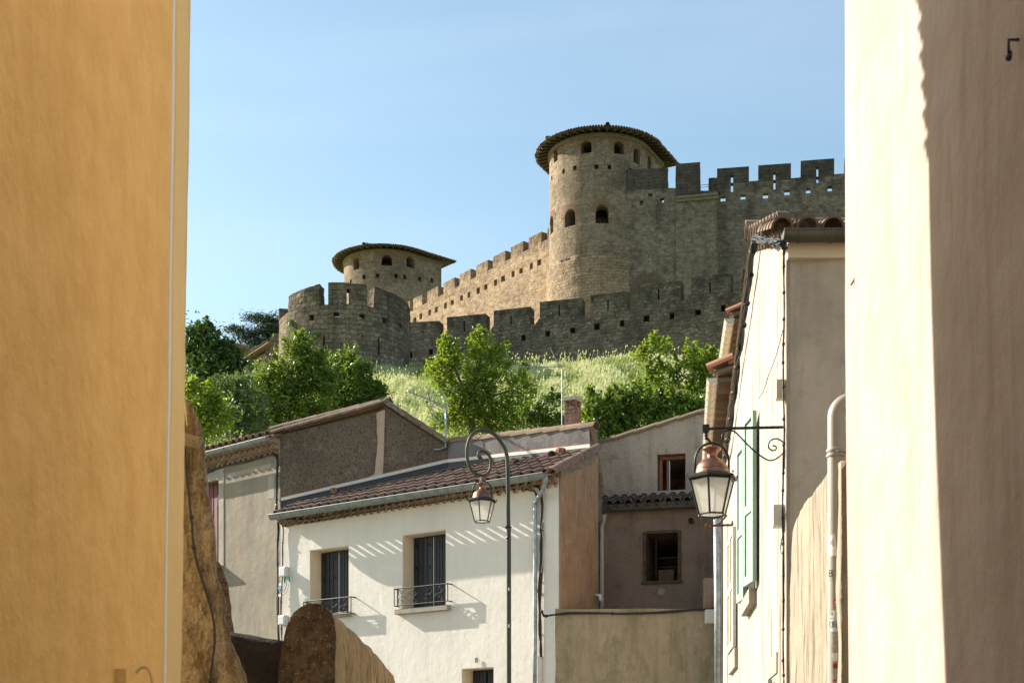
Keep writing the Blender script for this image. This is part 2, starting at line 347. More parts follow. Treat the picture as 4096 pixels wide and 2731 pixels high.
M['stone_outer'] = masonry('outer_wall_rubble_stone', (.235,.195,.13), (.125,.102,.07), (.14,.118,.083), .42, .22, .028, dark=(30.6,33.2,.9,(.035,.03,.023)), lich=.75, soot=.45, irr=.2, bd=.08)
M['stone_round'] = masonry('round_tower_block_stone', (.25,.205,.135), (.15,.122,.08), (.085,.07,.048), .50, .29, .018, dark=(29.6,31.6,.6,(.06,.05,.035)), lich=.8, soot=.6, irr=.14, bd=.09)
M['brick_red'] = plain('old_red_brick', (.27,.15,.095), .9, var=.4, sc=9, bd=.01)
M['brick_faded'] = plain('faded_brick_voussoirs', (.17,.12,.08), .9, var=.45, sc=7, bd=.01)
M['stone_jamb'] = plain('pale_stone_joint', (.22,.18,.125), .9, var=.4, sc=6, bd=.01)
M['wood_dark'] = plain('dark_old_wood', (.10,.07,.045), .85, var=.4, sc=10, bd=.005)
M['tile_old'] = tiles('old_grey_brown_roof_tile', (.17,.115,.075), (.26,.185,.125), moss=.7)
M['tile_red'] = tiles('red_clay_roof_tile', (.13,.085,.066), (.25,.155,.115), moss=.65)
M['tile_brown'] = tiles('brown_clay_roof_tile', (.13,.09,.063), (.24,.17,.12), moss=.65)
M['tile_tan'] = tiles('tan_mortared_cornice_tile', (.30,.22,.14), (.42,.33,.22), moss=.5)
M['tile_bright'] = tiles('bright_orange_clay_tile', (.34,.14,.08), (.42,.20,.12), moss=.1)
M['zinc'] = plain('weathered_zinc', (.24,.27,.25), .55, .3, var=.35, sc=7)
M['zinc_dark'] = plain('dark_olive_zinc', (.12,.115,.085), .5, .3, var=.35, sc=7)
M['zinc_pale'] = plain('pale_galvanised_steel', (.36,.40,.43), .4, .6, var=.45, sc=9)
M['pvc'] = plain('beige_grey_painted_pipe', (.33,.31,.255), .42, 0, var=.08, sc=3, spec=.5)
M['pvc_white'] = plain('white_plastic', (.60,.58,.55), .5, 0, var=.1)
M['pvc_pale'] = plain('pale_beige_gutter_paint', (.60,.54,.42), .5, 0, var=.1, sc=4)
M['box_white'] = plain('white_grey_plastic_box', (.62,.63,.60), .45, 0, var=.06)
M['cable'] = plain('black_cable', (.018,.018,.018), .5, 0, var=.2)
M['iron'] = plain('black_iron', (.02,.021,.02), .45, .3, var=.3)
M['iron_rust'] = plain('rusty_iron', (.16,.075,.035), .8, .2, var=.5)
M['post_green'] = plain('dark_olive_green_paint', (.022,.024,.014), .38, .2, var=.3, sc=4, spec=.5)
M['arm_olive'] = plain('olive_brown_painted_arm', (.06,.052,.024), .38, .3, var=.2, sc=4, spec=.5)
M['copper'] = plain('aged_copper', (.34,.17,.105), .38, .8, var=.45, sc=6, c2=(.20,.115,.08))
M['shutter_grey'] = plain('anthracite_painted_shutter', (.024,.025,.028), .55, 0, var=.15, sc=3)
M['shutter_red'] = plain('dark_red_painted_shutter', (.13,.018,.02), .6, 0, var=.35, sc=14, c2=(.09,.015,.017))
M['shutter_mint'] = plain('mint_green_painted_wood', (.25,.345,.285), .6, 0, var=.14, sc=6)
M['shutter_cream'] = plain('cream_weathered_wood', (.55,.50,.38), .7, 0, var=.2, sc=8)
M['frame_orange'] = plain('orange_brown_varnished_wood', (.30,.095,.03), .5, 0, var=.25, sc=8)
M['frame_old'] = plain('mossy_old_wood_frame', (.13,.10,.05), .85, 0, var=.45, sc=9)
M['dark_room'] = plain('unlit_room_dark', (.022,.018,.016), .95, 0, var=.2)
M['flash_white'] = plain('white_sealed_flashing', (.60,.57,.50), .5, 0, var=.1)
M['membrane'] = plain('dark_blue_grey_membrane', (.03,.035,.043), .6, 0, var=.2, sc=4)
M['red_sealant'] = plain('brick_red_sealant', (.33,.11,.075), .8, 0, var=.2)
M['cardboard'] = plain('brown_cardboard', (.13,.085,.05), .85, 0, var=.1)
M['alu'] = plain('aluminium_antenna', (.36,.36,.35), .45, .6, var=.15)
M['green_conn'] = plain('green_plastic_connector', (.03,.32,.20), .5, 0, var=.1)
M['white_paper'] = plain('white_sticker_paper', (.75,.72,.66), .6, 0, var=.25, sc=30)
M['grey_paper'] = plain('scuffed_grey_sticker', (.42,.40,.36), .7, 0, var=.4, sc=40)
M['blue_paper'] = plain('blue_sticker', (.13,.33,.60), .6, 0, var=.1, sc=20)
M['red_paper'] = plain('red_sticker', (.55,.04,.04), .6, 0, var=.2, sc=30)
M['black_ink'] = plain('black_ink', (.02,.02,.02), .6, 0, var=.1)
M['yellow_paper'] = plain('yellow_sticker', (.75,.60,.03), .6, 0, var=.1)
M['bark'] = plain('grey_brown_bark', (.12,.09,.06), .9, 0, var=.4, sc=14, bd=.02)
M['leaf_ash'] = leafmat('ash_leaf', (.045,.09,.014), (.19,.26,.035), .42)
M['leaf_dark'] = leafmat('dark_glossy_leaf', (.02,.05,.012), (.08,.14,.03), .3, .38)
M['leaf_bright'] = leafmat('bright_yellow_green_leaf', (.075,.14,.013), (.29,.36,.04), .46)
M['leaf_silver'] = leafmat('silvery_green_leaf', (.045,.085,.025), (.18,.24,.085), .35, .38)
M['leaf_cedar'] = leafmat('blue_green_cedar_needle', (.018,.035,.028), (.045,.072,.055), .12, .6)
M['leaf_vine'] = leafmat('wall_plant_leaf', (.05,.10,.02), (.12,.18,.04), .3)
g = NT('glass_frosted'); pg = g.n('ShaderNodeBsdfPrincipled'); g.l(g.mix(g.ramp(g.noise(7, 6, .8), .5, .72), (.74,.74,.68), (.36,.33,.26)), pg.inputs['Base Color']); pg.inputs['Roughness'].default_value = .25
trl = g.n('ShaderNodeBsdfTranslucent'); trl.inputs[0].default_value = (.85,.85,.8,1); tp = g.n('ShaderNodeBsdfTransparent')
m1 = g.n('ShaderNodeMixShader'); m1.inputs[0].default_value = .6; g.l(pg.outputs[0], m1.inputs[1]); g.l(trl.outputs[0], m1.inputs[2])
m2 = g.n('ShaderNodeMixShader'); m2.inputs[0].default_value = .12; g.l(m1.outputs[0], m2.inputs[1]); g.l(tp.outputs[0], m2.inputs[2]); g.l(m2.outputs[0], g.out.inputs[0]); M['lamp_glass'] = g.mat
g = NT('street_asphalt'); M['road'] = g.finish(g.mix(g.noise(6, 5), (.22,.195,.16), (.15,.135,.115)), .9, g.bump(g.noise(60, 4), .01))
g = NT('hill_grass_soil'); M['hill'] = g.finish(g.mix(g.ramp(g.noise(.6, 6, .7), .4, .65), (.24,.28,.09), (.36,.37,.17)), .95, g.bump(g.noise(3, 5), .1))
g = NT('grass_blade'); a = g.n('ShaderNodeAttribute', attribute_name='tint'); gc = g.mix(a.outputs['Fac'], (.21,.275,.065), (.62,.62,.33)); g.finish(gc, .7, spec=.2)
tr = g.n('ShaderNodeBsdfTranslucent'); g.l(gc, tr.inputs[0]); mx = g.n('ShaderNodeMixShader'); mx.inputs[0].default_value = .45; g.l(g.p.outputs[0], mx.inputs[1]); g.l(tr.outputs[0], mx.inputs[2]); g.l(mx.outputs[0], g.out.inputs[0]); M['grass'] = g.mat

# ---------------------------------------------------------------- terrain
def sstep(a, b, x): x = max(0., min(1., (x-a)/(b-a))); return x*x*(3-2*x)
def H(x, y):
    z = 1.83*max(0., min(1., (y-4)/24)) if y < 28 else 1.83 + .17*(y-28)
    if y > 38: z = 3.53 + (y-38)*.5
    if y > 84: z = 26.53 + (y-84)*.08
    if y > 96: z = 27.5 + (y-96)*.5
    z = min(z, 34.5)
    if y > 60: z += .03*max(-8, min(x, 20))*sstep(60, 84, y)
    if y > 38 and x < -8: z -= min(18, (-8-x)*.28)*sstep(38, 60, y)
    if y > 130: z -= (y-130)*.12
    if y > 40: z += .35*mnoise.noise(Vector((x*.2, y*.2, 0)))
    return max(z, -20)
def sheet(name, xs, ys, mat):
    v = [(x, y, H(x, y)) for y in ys for x in xs]; nx = len(xs)
    f = [(j*nx+i, j*nx+i+1, (j+1)*nx+i+1, (j+1)*nx+i) for j in range(len(ys)-1) for i in range(nx-1)]
    me = bpy.data.meshes.new(name); me.from_pydata(v, [], f); me.materials.append(mat); me.polygons.foreach_set("use_smooth", [True]*len(f))
    o = bpy.data.objects.new(name, me); COL.objects.link(o); return o
xs = [-900,-400,-150,-80]+[-50+i*1.5 for i in range(67)]+[80,150,400,900]
tag(sheet('street', [-60,-20,-8]+[-7+i for i in range(15)]+[20,60], [-40,-15]+[-5+i*1.5 for i in range(27)]+[35.01], M['road']), kind='structure')
tag(sheet('hill', xs, [35]+[35+i*1.5 for i in range(1,72)]+[160,220,400,900], M['hill']), kind='structure')
# ---------------------------------------------------------------- castle
CASTLE_UV = lambda C, a, R: (lambda p, n: dshape_uv(p, n, C, a, R))
def dshape_uv(p, n, C, a, R):
    q = Vector((p.x-C.x, p.y-C.y)); r = Vector((-a.y, a.x)); 
    if abs(n.z) > .8: return p.x, p.y
    w = -q.dot(a); sx = q.dot(r)
    if w > 0 and abs(abs(sx)-R) < .9: return (math.copysign(math.pi*R/2+w, sx), p.z)
    return (math.atan2(sx, -w)*R, p.z)
def arch_cut(cb, c, ax, w, h, depth, z0):          # arched opening cutter centred at c (2D point), ax = outward normal
    t = Vector((-ax[1], ax[0])); out = []
    for q in [(-w/2, z0), (w/2, z0)]: out.append((q[0], q[1]))
    for k in range(9):
        th = math.pi*k/8; out.append((w/2*math.cos(th), z0+h-w/2+w/2*math.sin(th)))
    P = [Vector((c[0]+t.x*s+ax[0]*.6, c[1]+t.y*s+ax[1]*.6, z)) for s, z in out]
    cb.prism(P, Vector((-ax[0]*(depth+.6), -ax[1]*(depth+.6), 0)))
def arch_ring(parent, c, ax, w, h, z0, rw=.34, nb=19, off=.03, mt='brick_red'):
    t = Vector((-ax[1], ax[0])); zc = z0+h-w/2; b = MB()
    for k in range(nb):
        th0 = -0.12+(math.pi+.24)*k/nb; th1 = -0.12+(math.pi+.24)*(k+.62)/nb; r0 = w/2+.015; r1 = w/2+rw*(1+.06*rnd.uniform(-1,1))
        b.tint = rnd.random()
        P = []
        for r, th in ((r0,th0),(r1,th0),(r1,th1),(r0,th1)):
            s = r*math.cos(th); P.append((s, zc+r*math.sin(th)))
        def w3(s, z, o):       # follow the curved face
            cc = off_curve(s); return Vector((c[0]+t.x*s+ax[0]*(o-cc), c[1]+t.y*s+ax[1]*(o-cc), z))
        off_curve = lambda s: (RC - math.sqrt(max(0, RC*RC-s*s))) if RC else 0
        b.box8([w3(*P[0], -.08), w3(*P[1], -.08), w3(*P[2], -.08), w3(*P[3], -.08)], [w3(*P[0], off), w3(*P[1], off), w3(*P[2], off), w3(*P[3], off)])
    return b.build('brick_arch', M[mt], parent)
RC = 3.9
def dtower(px, D, a, R, L, ztop, zbot, label, wins, holes, base=None, roof_n=46, name='castle_tower'):
    global RC
    RC = R
    C = Vector(((px-CX)/F*D, D)); a = Vector(a).normalized(); r = Vector((-a.y, a.x))
    if r.x < 0: r = -r
    def prof(o, nseg=40):
        Rr = R+o; pts = [C-r*Rr-a*(L+o)]
        for k in range(nseg+1):
            th = math.pi*k/nseg; pts.append(C - r*Rr*math.cos(th) + a*Rr*math.sin(th))
        pts.append(C+r*Rr-a*(L+o)); return pts
    T = thing(name, (C.x, C.y, zbot), label, 'tower', 'round castle towers with tiled roofs')
    P = prof(0); b = MB(); b.prism([Vector((q.x, q.y, zbot)) for q in P], (0, 0, ztop-zbot))
    cut = MB(); Pi = prof(-1.0); cut.prism([Vector((q.x, q.y, ztop-5.2)) for q in Pi], (0,0,4.6))
    cut.prism([Vector((q.x, q.y, ztop-15.5)) for q in Pi], (0,0,9))
    fine = prof(0, 400)
    def locate(pxx):
        best = None
        for i in range(len(fine)-1):
            m0, m1 = fine[i], fine[i+1]
            for k in range(30 if (m1-m0).length > .5 else 1):
                f = (k+.5)/(30 if (m1-m0).length > .5 else 1); q = m0.lerp(m1, f); d = (m1-m0).normalized(); nn = Vector((d.y, -d.x))
                if nn.dot(q-C) < 0: nn = -nn
                if nn.dot(-q) <= 0: continue
                e = abs(CX+q.x/q.y*F-pxx)
                if best is None or e < best[0]: best = (e, q.copy(), nn)
        return best[1], best[2]
    rings = []
    for (wx, y0, y1, ww) in wins:
        q, nn = locate(wx); z0 = EYE+(YH-y1)/F*q.y; h = (y1-y0)/F*q.y
        arch_cut(cut, q, nn, ww, h, 2.0, z0); rings.append((q, nn, ww, h, z0))
    for (hx, hy, s) in holes:
        q, nn = locate(hx); z0 = EYE+(YH-hy)/F*q.y; cc = Vector((q.x, q.y, z0)); cut.box(cc, (s/2, .5, s/2*1.15), (-nn.y, nn.x))
    b.build('wall', M['stone_tower'], T, uv=CASTLE_UV(C, a, R), cuts=cut, smooth=R_(40))
    for q, nn, ww, h, z0 in rings:
        RC = R if (q-C).dot(a) > 0 else 0
        arch_ring(T, q, nn, ww, h, z0, rw=.42 if ww > .75 else .32)
    if base:
        Pb = prof(.16); bb = MB()
        bb.prism([Vector((q.x, q.y, zbot)) for q in Pb], (0,0,base-zbot))
        bb.build('base_wall', M['stone_base'], T, uv=CASTLE_UV(C, a, R+.16), rough=(.3,.16,1.6), smooth=True)
    # cornice and roof
    Pc = prof(.12); bc = MB(); bc.prism([Vector((q.x, q.y, ztop)) for q in Pc], (0,0,.28)); bc.build('cornice', M['stone_jamb'], T)
    Pe = prof(.98, 60); ze = ztop+.02; ap = C-a*.8; rise = 1.5
    rb = MB(); n = len(Pe)
    zt = ze+.3
    rb.add([Vector((q.x, q.y, zt)) for q in Pe]+[Vector((q.x, q.y, zt-.06)) for q in Pe]+[Vector((ap.x, ap.y, zt+rise)), Vector((ap.x, ap.y, zt+rise-.2))],
           [[i, (i+1)%n, 2*n] for i in range(n)]+[[n+(i+1)%n, n+i, 2*n+1] for i in range(n)]+[[i, n+i, n+(i+1)%n, (i+1)%n] for i in range(n)])
    rb.build('roof_deck', M['wood_dark'], T)
    # perimeter walk for tiles and rafters
    tb = MB(); fb = MB(); step = .21; per = []; acc = 0.
    for i in range(n-1):
        A, B = Pe[i], Pe[i+1]; l = (B-A).length
        while acc <= l: per.append(A.lerp(B, acc/l)); acc += step
        acc -= l
    for i, q in enumerate(per):
        v = (ap-q); dd = v.length; v.normalize(); sl = rise/dd
        jit = rnd.uniform(-.05,.05); nt = 3
        for k in range(nt):
            s0 = -.10+jit+k*.42; s1 = s0+.5; tb.tint = rnd.random()
            A = Vector((q.x+v.x*s0, q.y+v.y*s0, zt+.015+s0*sl+.02*k)); B = Vector((q.x+v.x*s1, q.y+v.y*s1, zt+.005+s1*sl+.02*k)); tb.arc(A, B, .09, .075, th=.018, n=5)
        if i % 3 == 0:
            c = Vector((q.x+v.x*.62, q.y+v.y*.62, zt-.14+.62*sl)); fb.box(c, (.55,.065,.07), (v.x, v.y), rot=math.atan(sl))
    for i in (0, 1):           # hip ridges
        ri = Pe[1+20*(i+1)]; 
        for k in range(9):
            A = ri.lerp(ap, k/9-.02); B = ri.lerp(ap, (k+1.2)/9); tb.tint = rnd.random()
            tb.arc(Vector((A.x, A.y, zt+.1+rise*k/9)), Vector((B.x, B.y, zt+.1+rise*(k+1)/9)), .17, .15, n=5)
    tb.build('roof_tiles', M['tile_old'], T); fb.build('rafters', M['wood_dark'], T)
    return T
AX = (-.45, -.893)
dtower(2399, 110, AX, 3.9, 3.3, 50.15, 26, 'tall round sandstone castle tower with tiled roof, beside the lichen-dark curtain wall',
       [(2222,590,648,.62),(2343,560,613,.85),(2478,565,616,.82),(2548,595,655,.72),(2598,626,680,.72),(2279,838,905,.98),(2408,818,893,.98),(2206,866,935,.8)],
       [(2254,686,.3),(2299,672,.3),(2385,667,.3),(2438,668,.3),(2522,682,.26),(2207,712,.3),(2366,1133,.22)], base=41.4)
dtower(1543, 135, (-.75,-.66), 3.95, 3.6, 50.95, 28, 'lower round castle tower with flat tiled roof behind the round bastion, left in the photo',
       [(1425,1030,1078,.75),(1547,1017,1062,.95),(1643,1026,1071,.95)],
       [(1456,1108,.36),(1510,1102,.36),(1584,1104,.36),(1620,1108,.36),(1678,1116,.36),(1728,1121,.36),(1403,1125,.3)], roof_n=40)

def pl_wall(name, V, body, merlons, zbot, th, mat, mmat, label, cat, slits={}, holes=[], group=None, hs=.3, hd=1.5, mth=None, rough=None, capmat=None):
    """crenellated wall; body: list of (px, py_top) along plane V; merlons (px0,px1,py0,py1,py_base)"""
    t0, zz = V.hit(body[0][0], body[0][1]); T = thing(name, V.pt(t0, zbot), label, cat, group)
    out = [V.pt(*V.hit(*q)) for q in body]; tE = V.hit(body[-1][0], 0)[0]
    b = MB(); b.prism([V.pt(t0, zbot)]+out+[V.pt(tE, zbot)], Vector((-V.n.x*th, -V.n.y*th, 0)))
    cut = MB()
    for (hx, hy) in holes:
        t, z = V.hit(hx, hy); w = hs*rnd.uniform(.85,1.15); c = V.pt(t, z, .3-hd/2); cut.box(c, (w/2, hd/2, hs*rnd.uniform(.5,.62)), (V.d.x, V.d.y))
    for i, (sx, sy0, sy1, sw) in slits.items():
        t, z0_ = V.hit(sx, sy1); zb_ = V.hit(sx, merlons[i][4])[1]
        if z0_ < zb_-.05: cut.box(V.pt(t, (z0_+zb_+.3)/2, -th/2), (sw/2, th/2+.3, (zb_+.3-z0_)/2), (V.d.x, V.d.y))
    b.build('wall_body', mat, T, cuts=cut if holes else None)
    mt = mth or th
    for i, (x0, x1, y0, y1, yb) in enumerate(merlons):
        ta, za = V.hit(x0, y0); tb, zb = V.hit(x1, y1); zc = min(V.hit(x0, yb)[1], V.hit(x1, yb)[1]); o = .012; m = MB(); ext = Vector((-V.n.x*(mt+o*2), -V.n.y*(mt+o*2), 0))
        zc -= .02
        if i in slits:
            sx, sy0, sy1, sw = slits[i]; ts, zs1 = V.hit(sx, sy0); zs0 = max(V.hit(sx, sy1)[1], zc+.03); zm = za+(zb-za)*(ts-ta)/(tb-ta)
            cell = [(ta, ts-sw/2, zc, None), (ts+sw/2, tb, zc, None), (ts-sw/2, ts+sw/2, zs1, None), (ts-sw/2, ts+sw/2, zc, zs0)]
        else: cell = [(ta, tb, zc, None)]
        f = lambda t: za+(zb-za)*(t-ta)/(tb-ta)
        for (u0, u1, w0, w1) in cell:
            m.prism([V.pt(u0, w0, o), V.pt(u1, w0, o), V.pt(u1, w1 if w1 else f(u1), o), V.pt(u0, w1 if w1 else f(u0), o)], ext)
        mo = m.build('merlon', mmat, T, rough=rough if i not in slits else None, bevel=.05 if i not in slits else 0, smooth=False)
    return T
# inner sunlit wall between the towers
VI = VP(-9.03, 126, 12.03, -13.5)
def iy(x, y0=1196., y1=952.): return y0+(y1-y0)*(x-1653)/(2115-1653)
mer = []; xi = [1653,1709.5,1773.5,1838,1904,1972,2043,2115,2189]
for i in range(9):
    x0 = xi[i]; x1 = x0+[37,44,46,46,49,50,51,51,20][i]; mer.append((x0, x1, iy(x0)-[0,0,0,0,0,0,0,0,0][i], iy(x1), iy(x0)+44))
mer.insert(0, (1634,1640,1204,1202,1247))
hol = [(1659,1280),(1683,1265),(1718,1250),(1745,1238),(1782,1222),(1809,1210),(1846,1192),(1875,1179),(1913,1162),(1943,1148),(1982,1130),(2012,1115),(2052,1096),(2084,1083),(2125,1064),(2156,1050)]
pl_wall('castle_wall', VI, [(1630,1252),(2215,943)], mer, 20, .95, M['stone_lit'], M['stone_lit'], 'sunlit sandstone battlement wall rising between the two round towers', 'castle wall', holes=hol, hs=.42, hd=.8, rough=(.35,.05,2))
# right curtain wall
VB = VP(15.2, 106.6, 6.5, -1.0)
VA = VP(8.6, 106.45, 6.5, -1.0)
pl_wall('castle_wall', VA, [(2500,752),(2690,752),(2760,762),(2872,764)],
        [(2508,2672,678,672,752),(2702,2800,665,656,766),(2834,2882,712,710,768)], 22, .5, M['stone_curtain'], M['stone_black'],
        'lichen-dark curtain wall section with a projecting battlement, adjoining the tall tower', 'castle wall', slits={}, holes=[(2605,722),(2566,812),(2648,801),(2602,784)], hs=.3, rough=(.3,.05,2))
WS = [o for o in COL.objects if o.name.startswith('castle_wall') and o.type == 'EMPTY'][-1]
b = MB()
for k, (o, y0, y1) in enumerate(((.42, 792, 803), (.30, 803, 814))):
    A = [VA.P(2706, y0), VA.P(2874, y0-15)]; B = [VA.P(2706, y1), VA.P(2874, y1-15)]
    n3 = Vector((VA.n.x, VA.n.y, 0)); b.prism([B[0], B[1], A[1], A[0]], n3*o)
b.build('corbel_ledge', M['stone_jamb'], WS, bevel=.06)
b = MB(); n3 = Vector((VA.n.x, VA.n.y, 0)); b.prism([VA.P(2706,790,.02), VA.P(2803,781,.02), VA.P(2801,656,.02), VA.P(2704,664,.02)], n3*.38); b.build('projecting_merlon', M['stone_black'], WS, rough=(.3,.05,2), bevel=.06)
b = MB(); b.prism([VA.P(2704,815,.015), VA.P(2866,800,.015), VA.P(2866,1300,.015), VA.P(2704,1300,.015)], n3*.10); b.build('facing_panel', masonry('pale_facing_stone', (.23,.19,.13), (.15,.125,.085), (.20,.165,.115), .4,.17,.014, lich=.3, soot=.4, red=2.6), WS)
b = MB(); b.tube([VA.P(2800,742,-.3), VA.P(2834,738,-.3)], .02, 5); b.tube([VA.P(2802,760,-.3), VA.P(2802,742,-.3)], .02, 5); b.tube([VA.P(2800,751,-.3), VA.P(2834,747,-.3)], .015, 5); b.build('handrail', M['iron'], WS)
pl_wall('castle_wall', VB, [(2866,735),(3015,724),(3180,712),(3350,696),(3460,690)],
        [(2868,2996,675,666,728),(3033,3164,662,653,717),(3203,3337,644,634,703),(3378,3500,630,622,692)], 22, .5, M['stone_curtain'], M['stone_black'],
        'dark curtain wall with slotted merlons against the sky, right of the projecting battlement', 'castle wall',
        slits={0:(2928,700,768,.16),1:(3098,689,758,.16),2:(3270,667,732,.16)}, holes=[(2892,795),(2972,788),(3062,783),(3148,770),(3233,763),(3320,755)], hs=.36)
# outer wall
VO = VP(-6.67, 93, 2.9, -1.0)
om = [(1612,1757,1290,1282,1352),(1788,1943,1269,1254,1352),(1975,2122,1243,1226,1327),(2159,2327,1208,1191,1299),(2363,2510,1182,1165,1264),(2553,2725,1142,1122,1238),(2765,2924,1111,1093,1202),(2966,3120,1078,1062,1175)]
pl_wall('castle_wall', VO, [(1600,1352),(1787,1351),(1788,1327),(1958,1325),(1975,1300),(2140,1298),(2160,1268),(2340,1262),(2365,1240),(2530,1236),(2555,1202),(2745,1198),(2766,1175),(2940,1171),(2966,1150),(3140,1140)],
        om, 22, .8, M['stone_outer'], M['stone_outer'], 'blackened outer rampart wall with thick merlons above the grassy slope', 'castle wall',
        slits={1:(1857,1285,1345,.10),2:(2044,1262,1322,.10),3:(2237,1218,1290,.10),4:(2432,1198,1260,.10),5:(2634,1155,1235,.10),6:(2840,1130,1198,.10)},
        holes=[(1641,1420),(1722,1407),(2093,1351),(2190,1334),(2290,1321),(2387,1306),(2488,1293),(2585,1274),(2688,1263),(2792,1249),(2893,1232)], hs=.34, hd=1.0)
OW = [o for o in COL.objects if o.name.startswith('castle_wall') and o.type == 'EMPTY'][-1]
# round bastion
CB = Vector(((1380-CX)/F*88, 88.0)); RB = 4.02
def circ(px, C=CB, R=RB):
    rx = (px-CX)/F; A = 1+rx*rx; Bq = -2*(rx*C.x+C.y); Cq = C.x**2+C.y**2-R*R; disc = max(0, Bq*Bq-4*A*Cq); Y = (-Bq-math.sqrt(disc))/(2*A)
    return math.atan2(Y-C.y, rx*Y-C.x), Y
T = thing('round_bastion', (CB.x, CB.y, 20), 'massive round block-built bastion with broken merlons and arrow slits, behind the bushes', 'bastion')
def ring(b, a0, a1, r0, r1, z0, z1, n=14, za=None):
    for k in range(n):
        u0 = a0+(a1-a0)*k/n; u1 = a0+(a1-a0)*(k+1)/n; p = lambda r, u, z: Vector((CB.x+r*math.cos(u), CB.y+r*math.sin(u), z))
        t0 = z1 if za is None else z1+(za-z1)*k/n; t1 = z1 if za is None else z1+(za-z1)*(k+1)/n
        vs = [p(r1,u0,z0),p(r1,u1,z0),p(r0,u1,z0),p(r0,u0,z0),p(r1,u0,t0),p(r1,u1,t1),p(r0,u1,t1),p(r0,u0,t0)]
        fs = [(3,2,1,0),(4,5,6,7),(0,1,5,4),(2,3,7,6)]
        if k == 0: fs.append((3,0,4,7))
        if k == n-1: fs.append((1,2,6,5))
        b.add(vs, fs)
b = MB(); zs = 30.15
prof = [(RB*1.06, 20), (RB*1.045, 25), (RB, 28.3), (RB, zs), (RB-.8, zs), (RB-.8, 28.6), (0.01, 28.6)]
b.lathe((CB.x, CB.y, 0), prof, 96); b.add([(CB.x+RB*1.06*math.cos(2*math.pi*k/96), CB.y+RB*1.06*math.sin(2*math.pi*k/96), 20) for k in range(96)], [list(range(96))[::-1]])
me = b.mesh('x'); bm = bmesh.new(); bm.from_mesh(me); bmesh.ops.remove_doubles(bm, verts=bm.verts, dist=1e-3); bm.to_mesh(me); bm.free()
b.v = [v.co.copy() for v in me.vertices]; b.f = [list(p.vertices) for p in me.polygons]; b.t = [.5]*len(b.f); b.m = [0]*len(b.f)
cut = MB()
for (hx, hy, w, h) in [(1170,1290,.32,.3),(1245,1270,.32,.32),(1345,1258,.34,.28),(1448,1264,.34,.3),(1538,1281,.32,.34),(1602,1302,.3,.34),(1295,1375,.09,1.0),(1515,1405,.09,1.7)]:
    u, Y = circ(hx); z = EYE+(YH-hy)/F*Y; c = Vector((CB.x+RB*math.cos(u), CB.y+RB*math.sin(u), z)); cut.box(c, (w/2, 1.2, h/2), (-math.sin(u), math.cos(u)))
b.build('wall_body', M['stone_round'], T, uv=lambda p, n: (math.atan2(p.x-CB.x, CB.y-p.y)*RB if abs(n.z)<.7 else p.x, p.z if abs(n.z)<.7 else p.y), cuts=cut, rough=(.8,.10,.9), smooth=R_(35))
uvB = lambda p, n: (math.atan2(p.x-CB.x, CB.y-p.y)*RB if abs(n.z)<.7 else p.x, p.z if abs(n.z)<.7 else p.y)
def bmer(p0, p1, h0, h1, back=None, slit=None):
    u0 = circ(p0)[0] if p0 is not None else back[0]; u1 = circ(p1)[0] if p1 is not None else back[1]
    m = MB()
    if slit:
        us = circ(slit)[0]; d = .022; ring(m, u0, us-d, RB-.75, RB+.015, zs-.02, zs+h0, 8); ring(m, us+d, u1, RB-.75, RB+.015, zs-.02, zs+h1, 8); ring(m, us-d, us+d, RB-.75, RB+.015, zs+h0*.72, zs+h0, 1)
    else: ring(m, u0, u1, RB-.75, RB+.015, zs-.02, zs+h0, 12, zs+h1)
    m.build('merlon', M['stone_round'], T, uv=uvB, rough=(.25,.10,1.6) if not slit else None)
bmer(1153, 1278, .95, 1.2); bmer(1313, 1467, 1.28, 1.25, slit=1393); bmer(1497, None, 1.22, .95, back=(0, 0.45))
bmer(None, None, .8, .8, back=(math.pi+.02, math.pi+.22)); bmer(None, None, 1., 1., back=(1.5, 2.1)); bmer(None, None, 1., 1., back=(2.4, 2.85))
# plants on bastion
def leaves(mb_v, mb_f, tint, centre, spread, n, L, W, droop=.3, flat=1.0, rs=None):
    rs = rs or np.random
    c = np.asarray(centre)+rs.normal(0, 1, (n, 3))*np.array([spread, spread, spread*flat])
    d = rs.normal(0, 1, (n, 3)); d[:, 2] = d[:, 2]*.6-droop; d /= np.linalg.norm(d, axis=1)[:, None]
    w = np.cross(d, rs.normal(0, 1, (n, 3))); w /= np.linalg.norm(w, axis=1)[:, None]+1e-9
    l = L*rs.uniform(.6, 1.3, (n, 1)); ww = W*rs.uniform(.7, 1.3, (n, 1))
    v = np.stack([c-d*l*.5, c+w*ww*.5-d*l*.05, c+d*l*.5, c-w*ww*.5-d*l*.05], 1).reshape(-1, 3)
    mb_v.append(v); mb_f.append(np.clip(rs.uniform(0, 1, n)*.55+rs.uniform(-.1, .5), 0, 1))
def leaf_obj(name, vs, tint, mat, parent, org):
    v = np.concatenate(vs)-np.array(org); n = len(v)//4; me = bpy.data.meshes.new(name)
    me.vertices.add(n*4); me.vertices.foreach_set("co", v.ravel()); me.loops.add(n*4); me.loops.foreach_set("vertex_index", np.arange(n*4))
    me.polygons.add(n); me.polygons.foreach_set("loop_start", np.arange(n)*4); me.polygons.foreach_set("loop_total", np.full(n, 4)); me.update()
    a = me.attributes.new("tint", 'FLOAT', 'FACE'); a.data.foreach_set("value", np.concatenate(tint)); me.materials.append(mat)
    o = bpy.data.objects.new(name, me); COL.objects.link(o); o.parent = parent if parent else None
    if not parent: o.location = org
    return o
rs = np.random.RandomState(3)
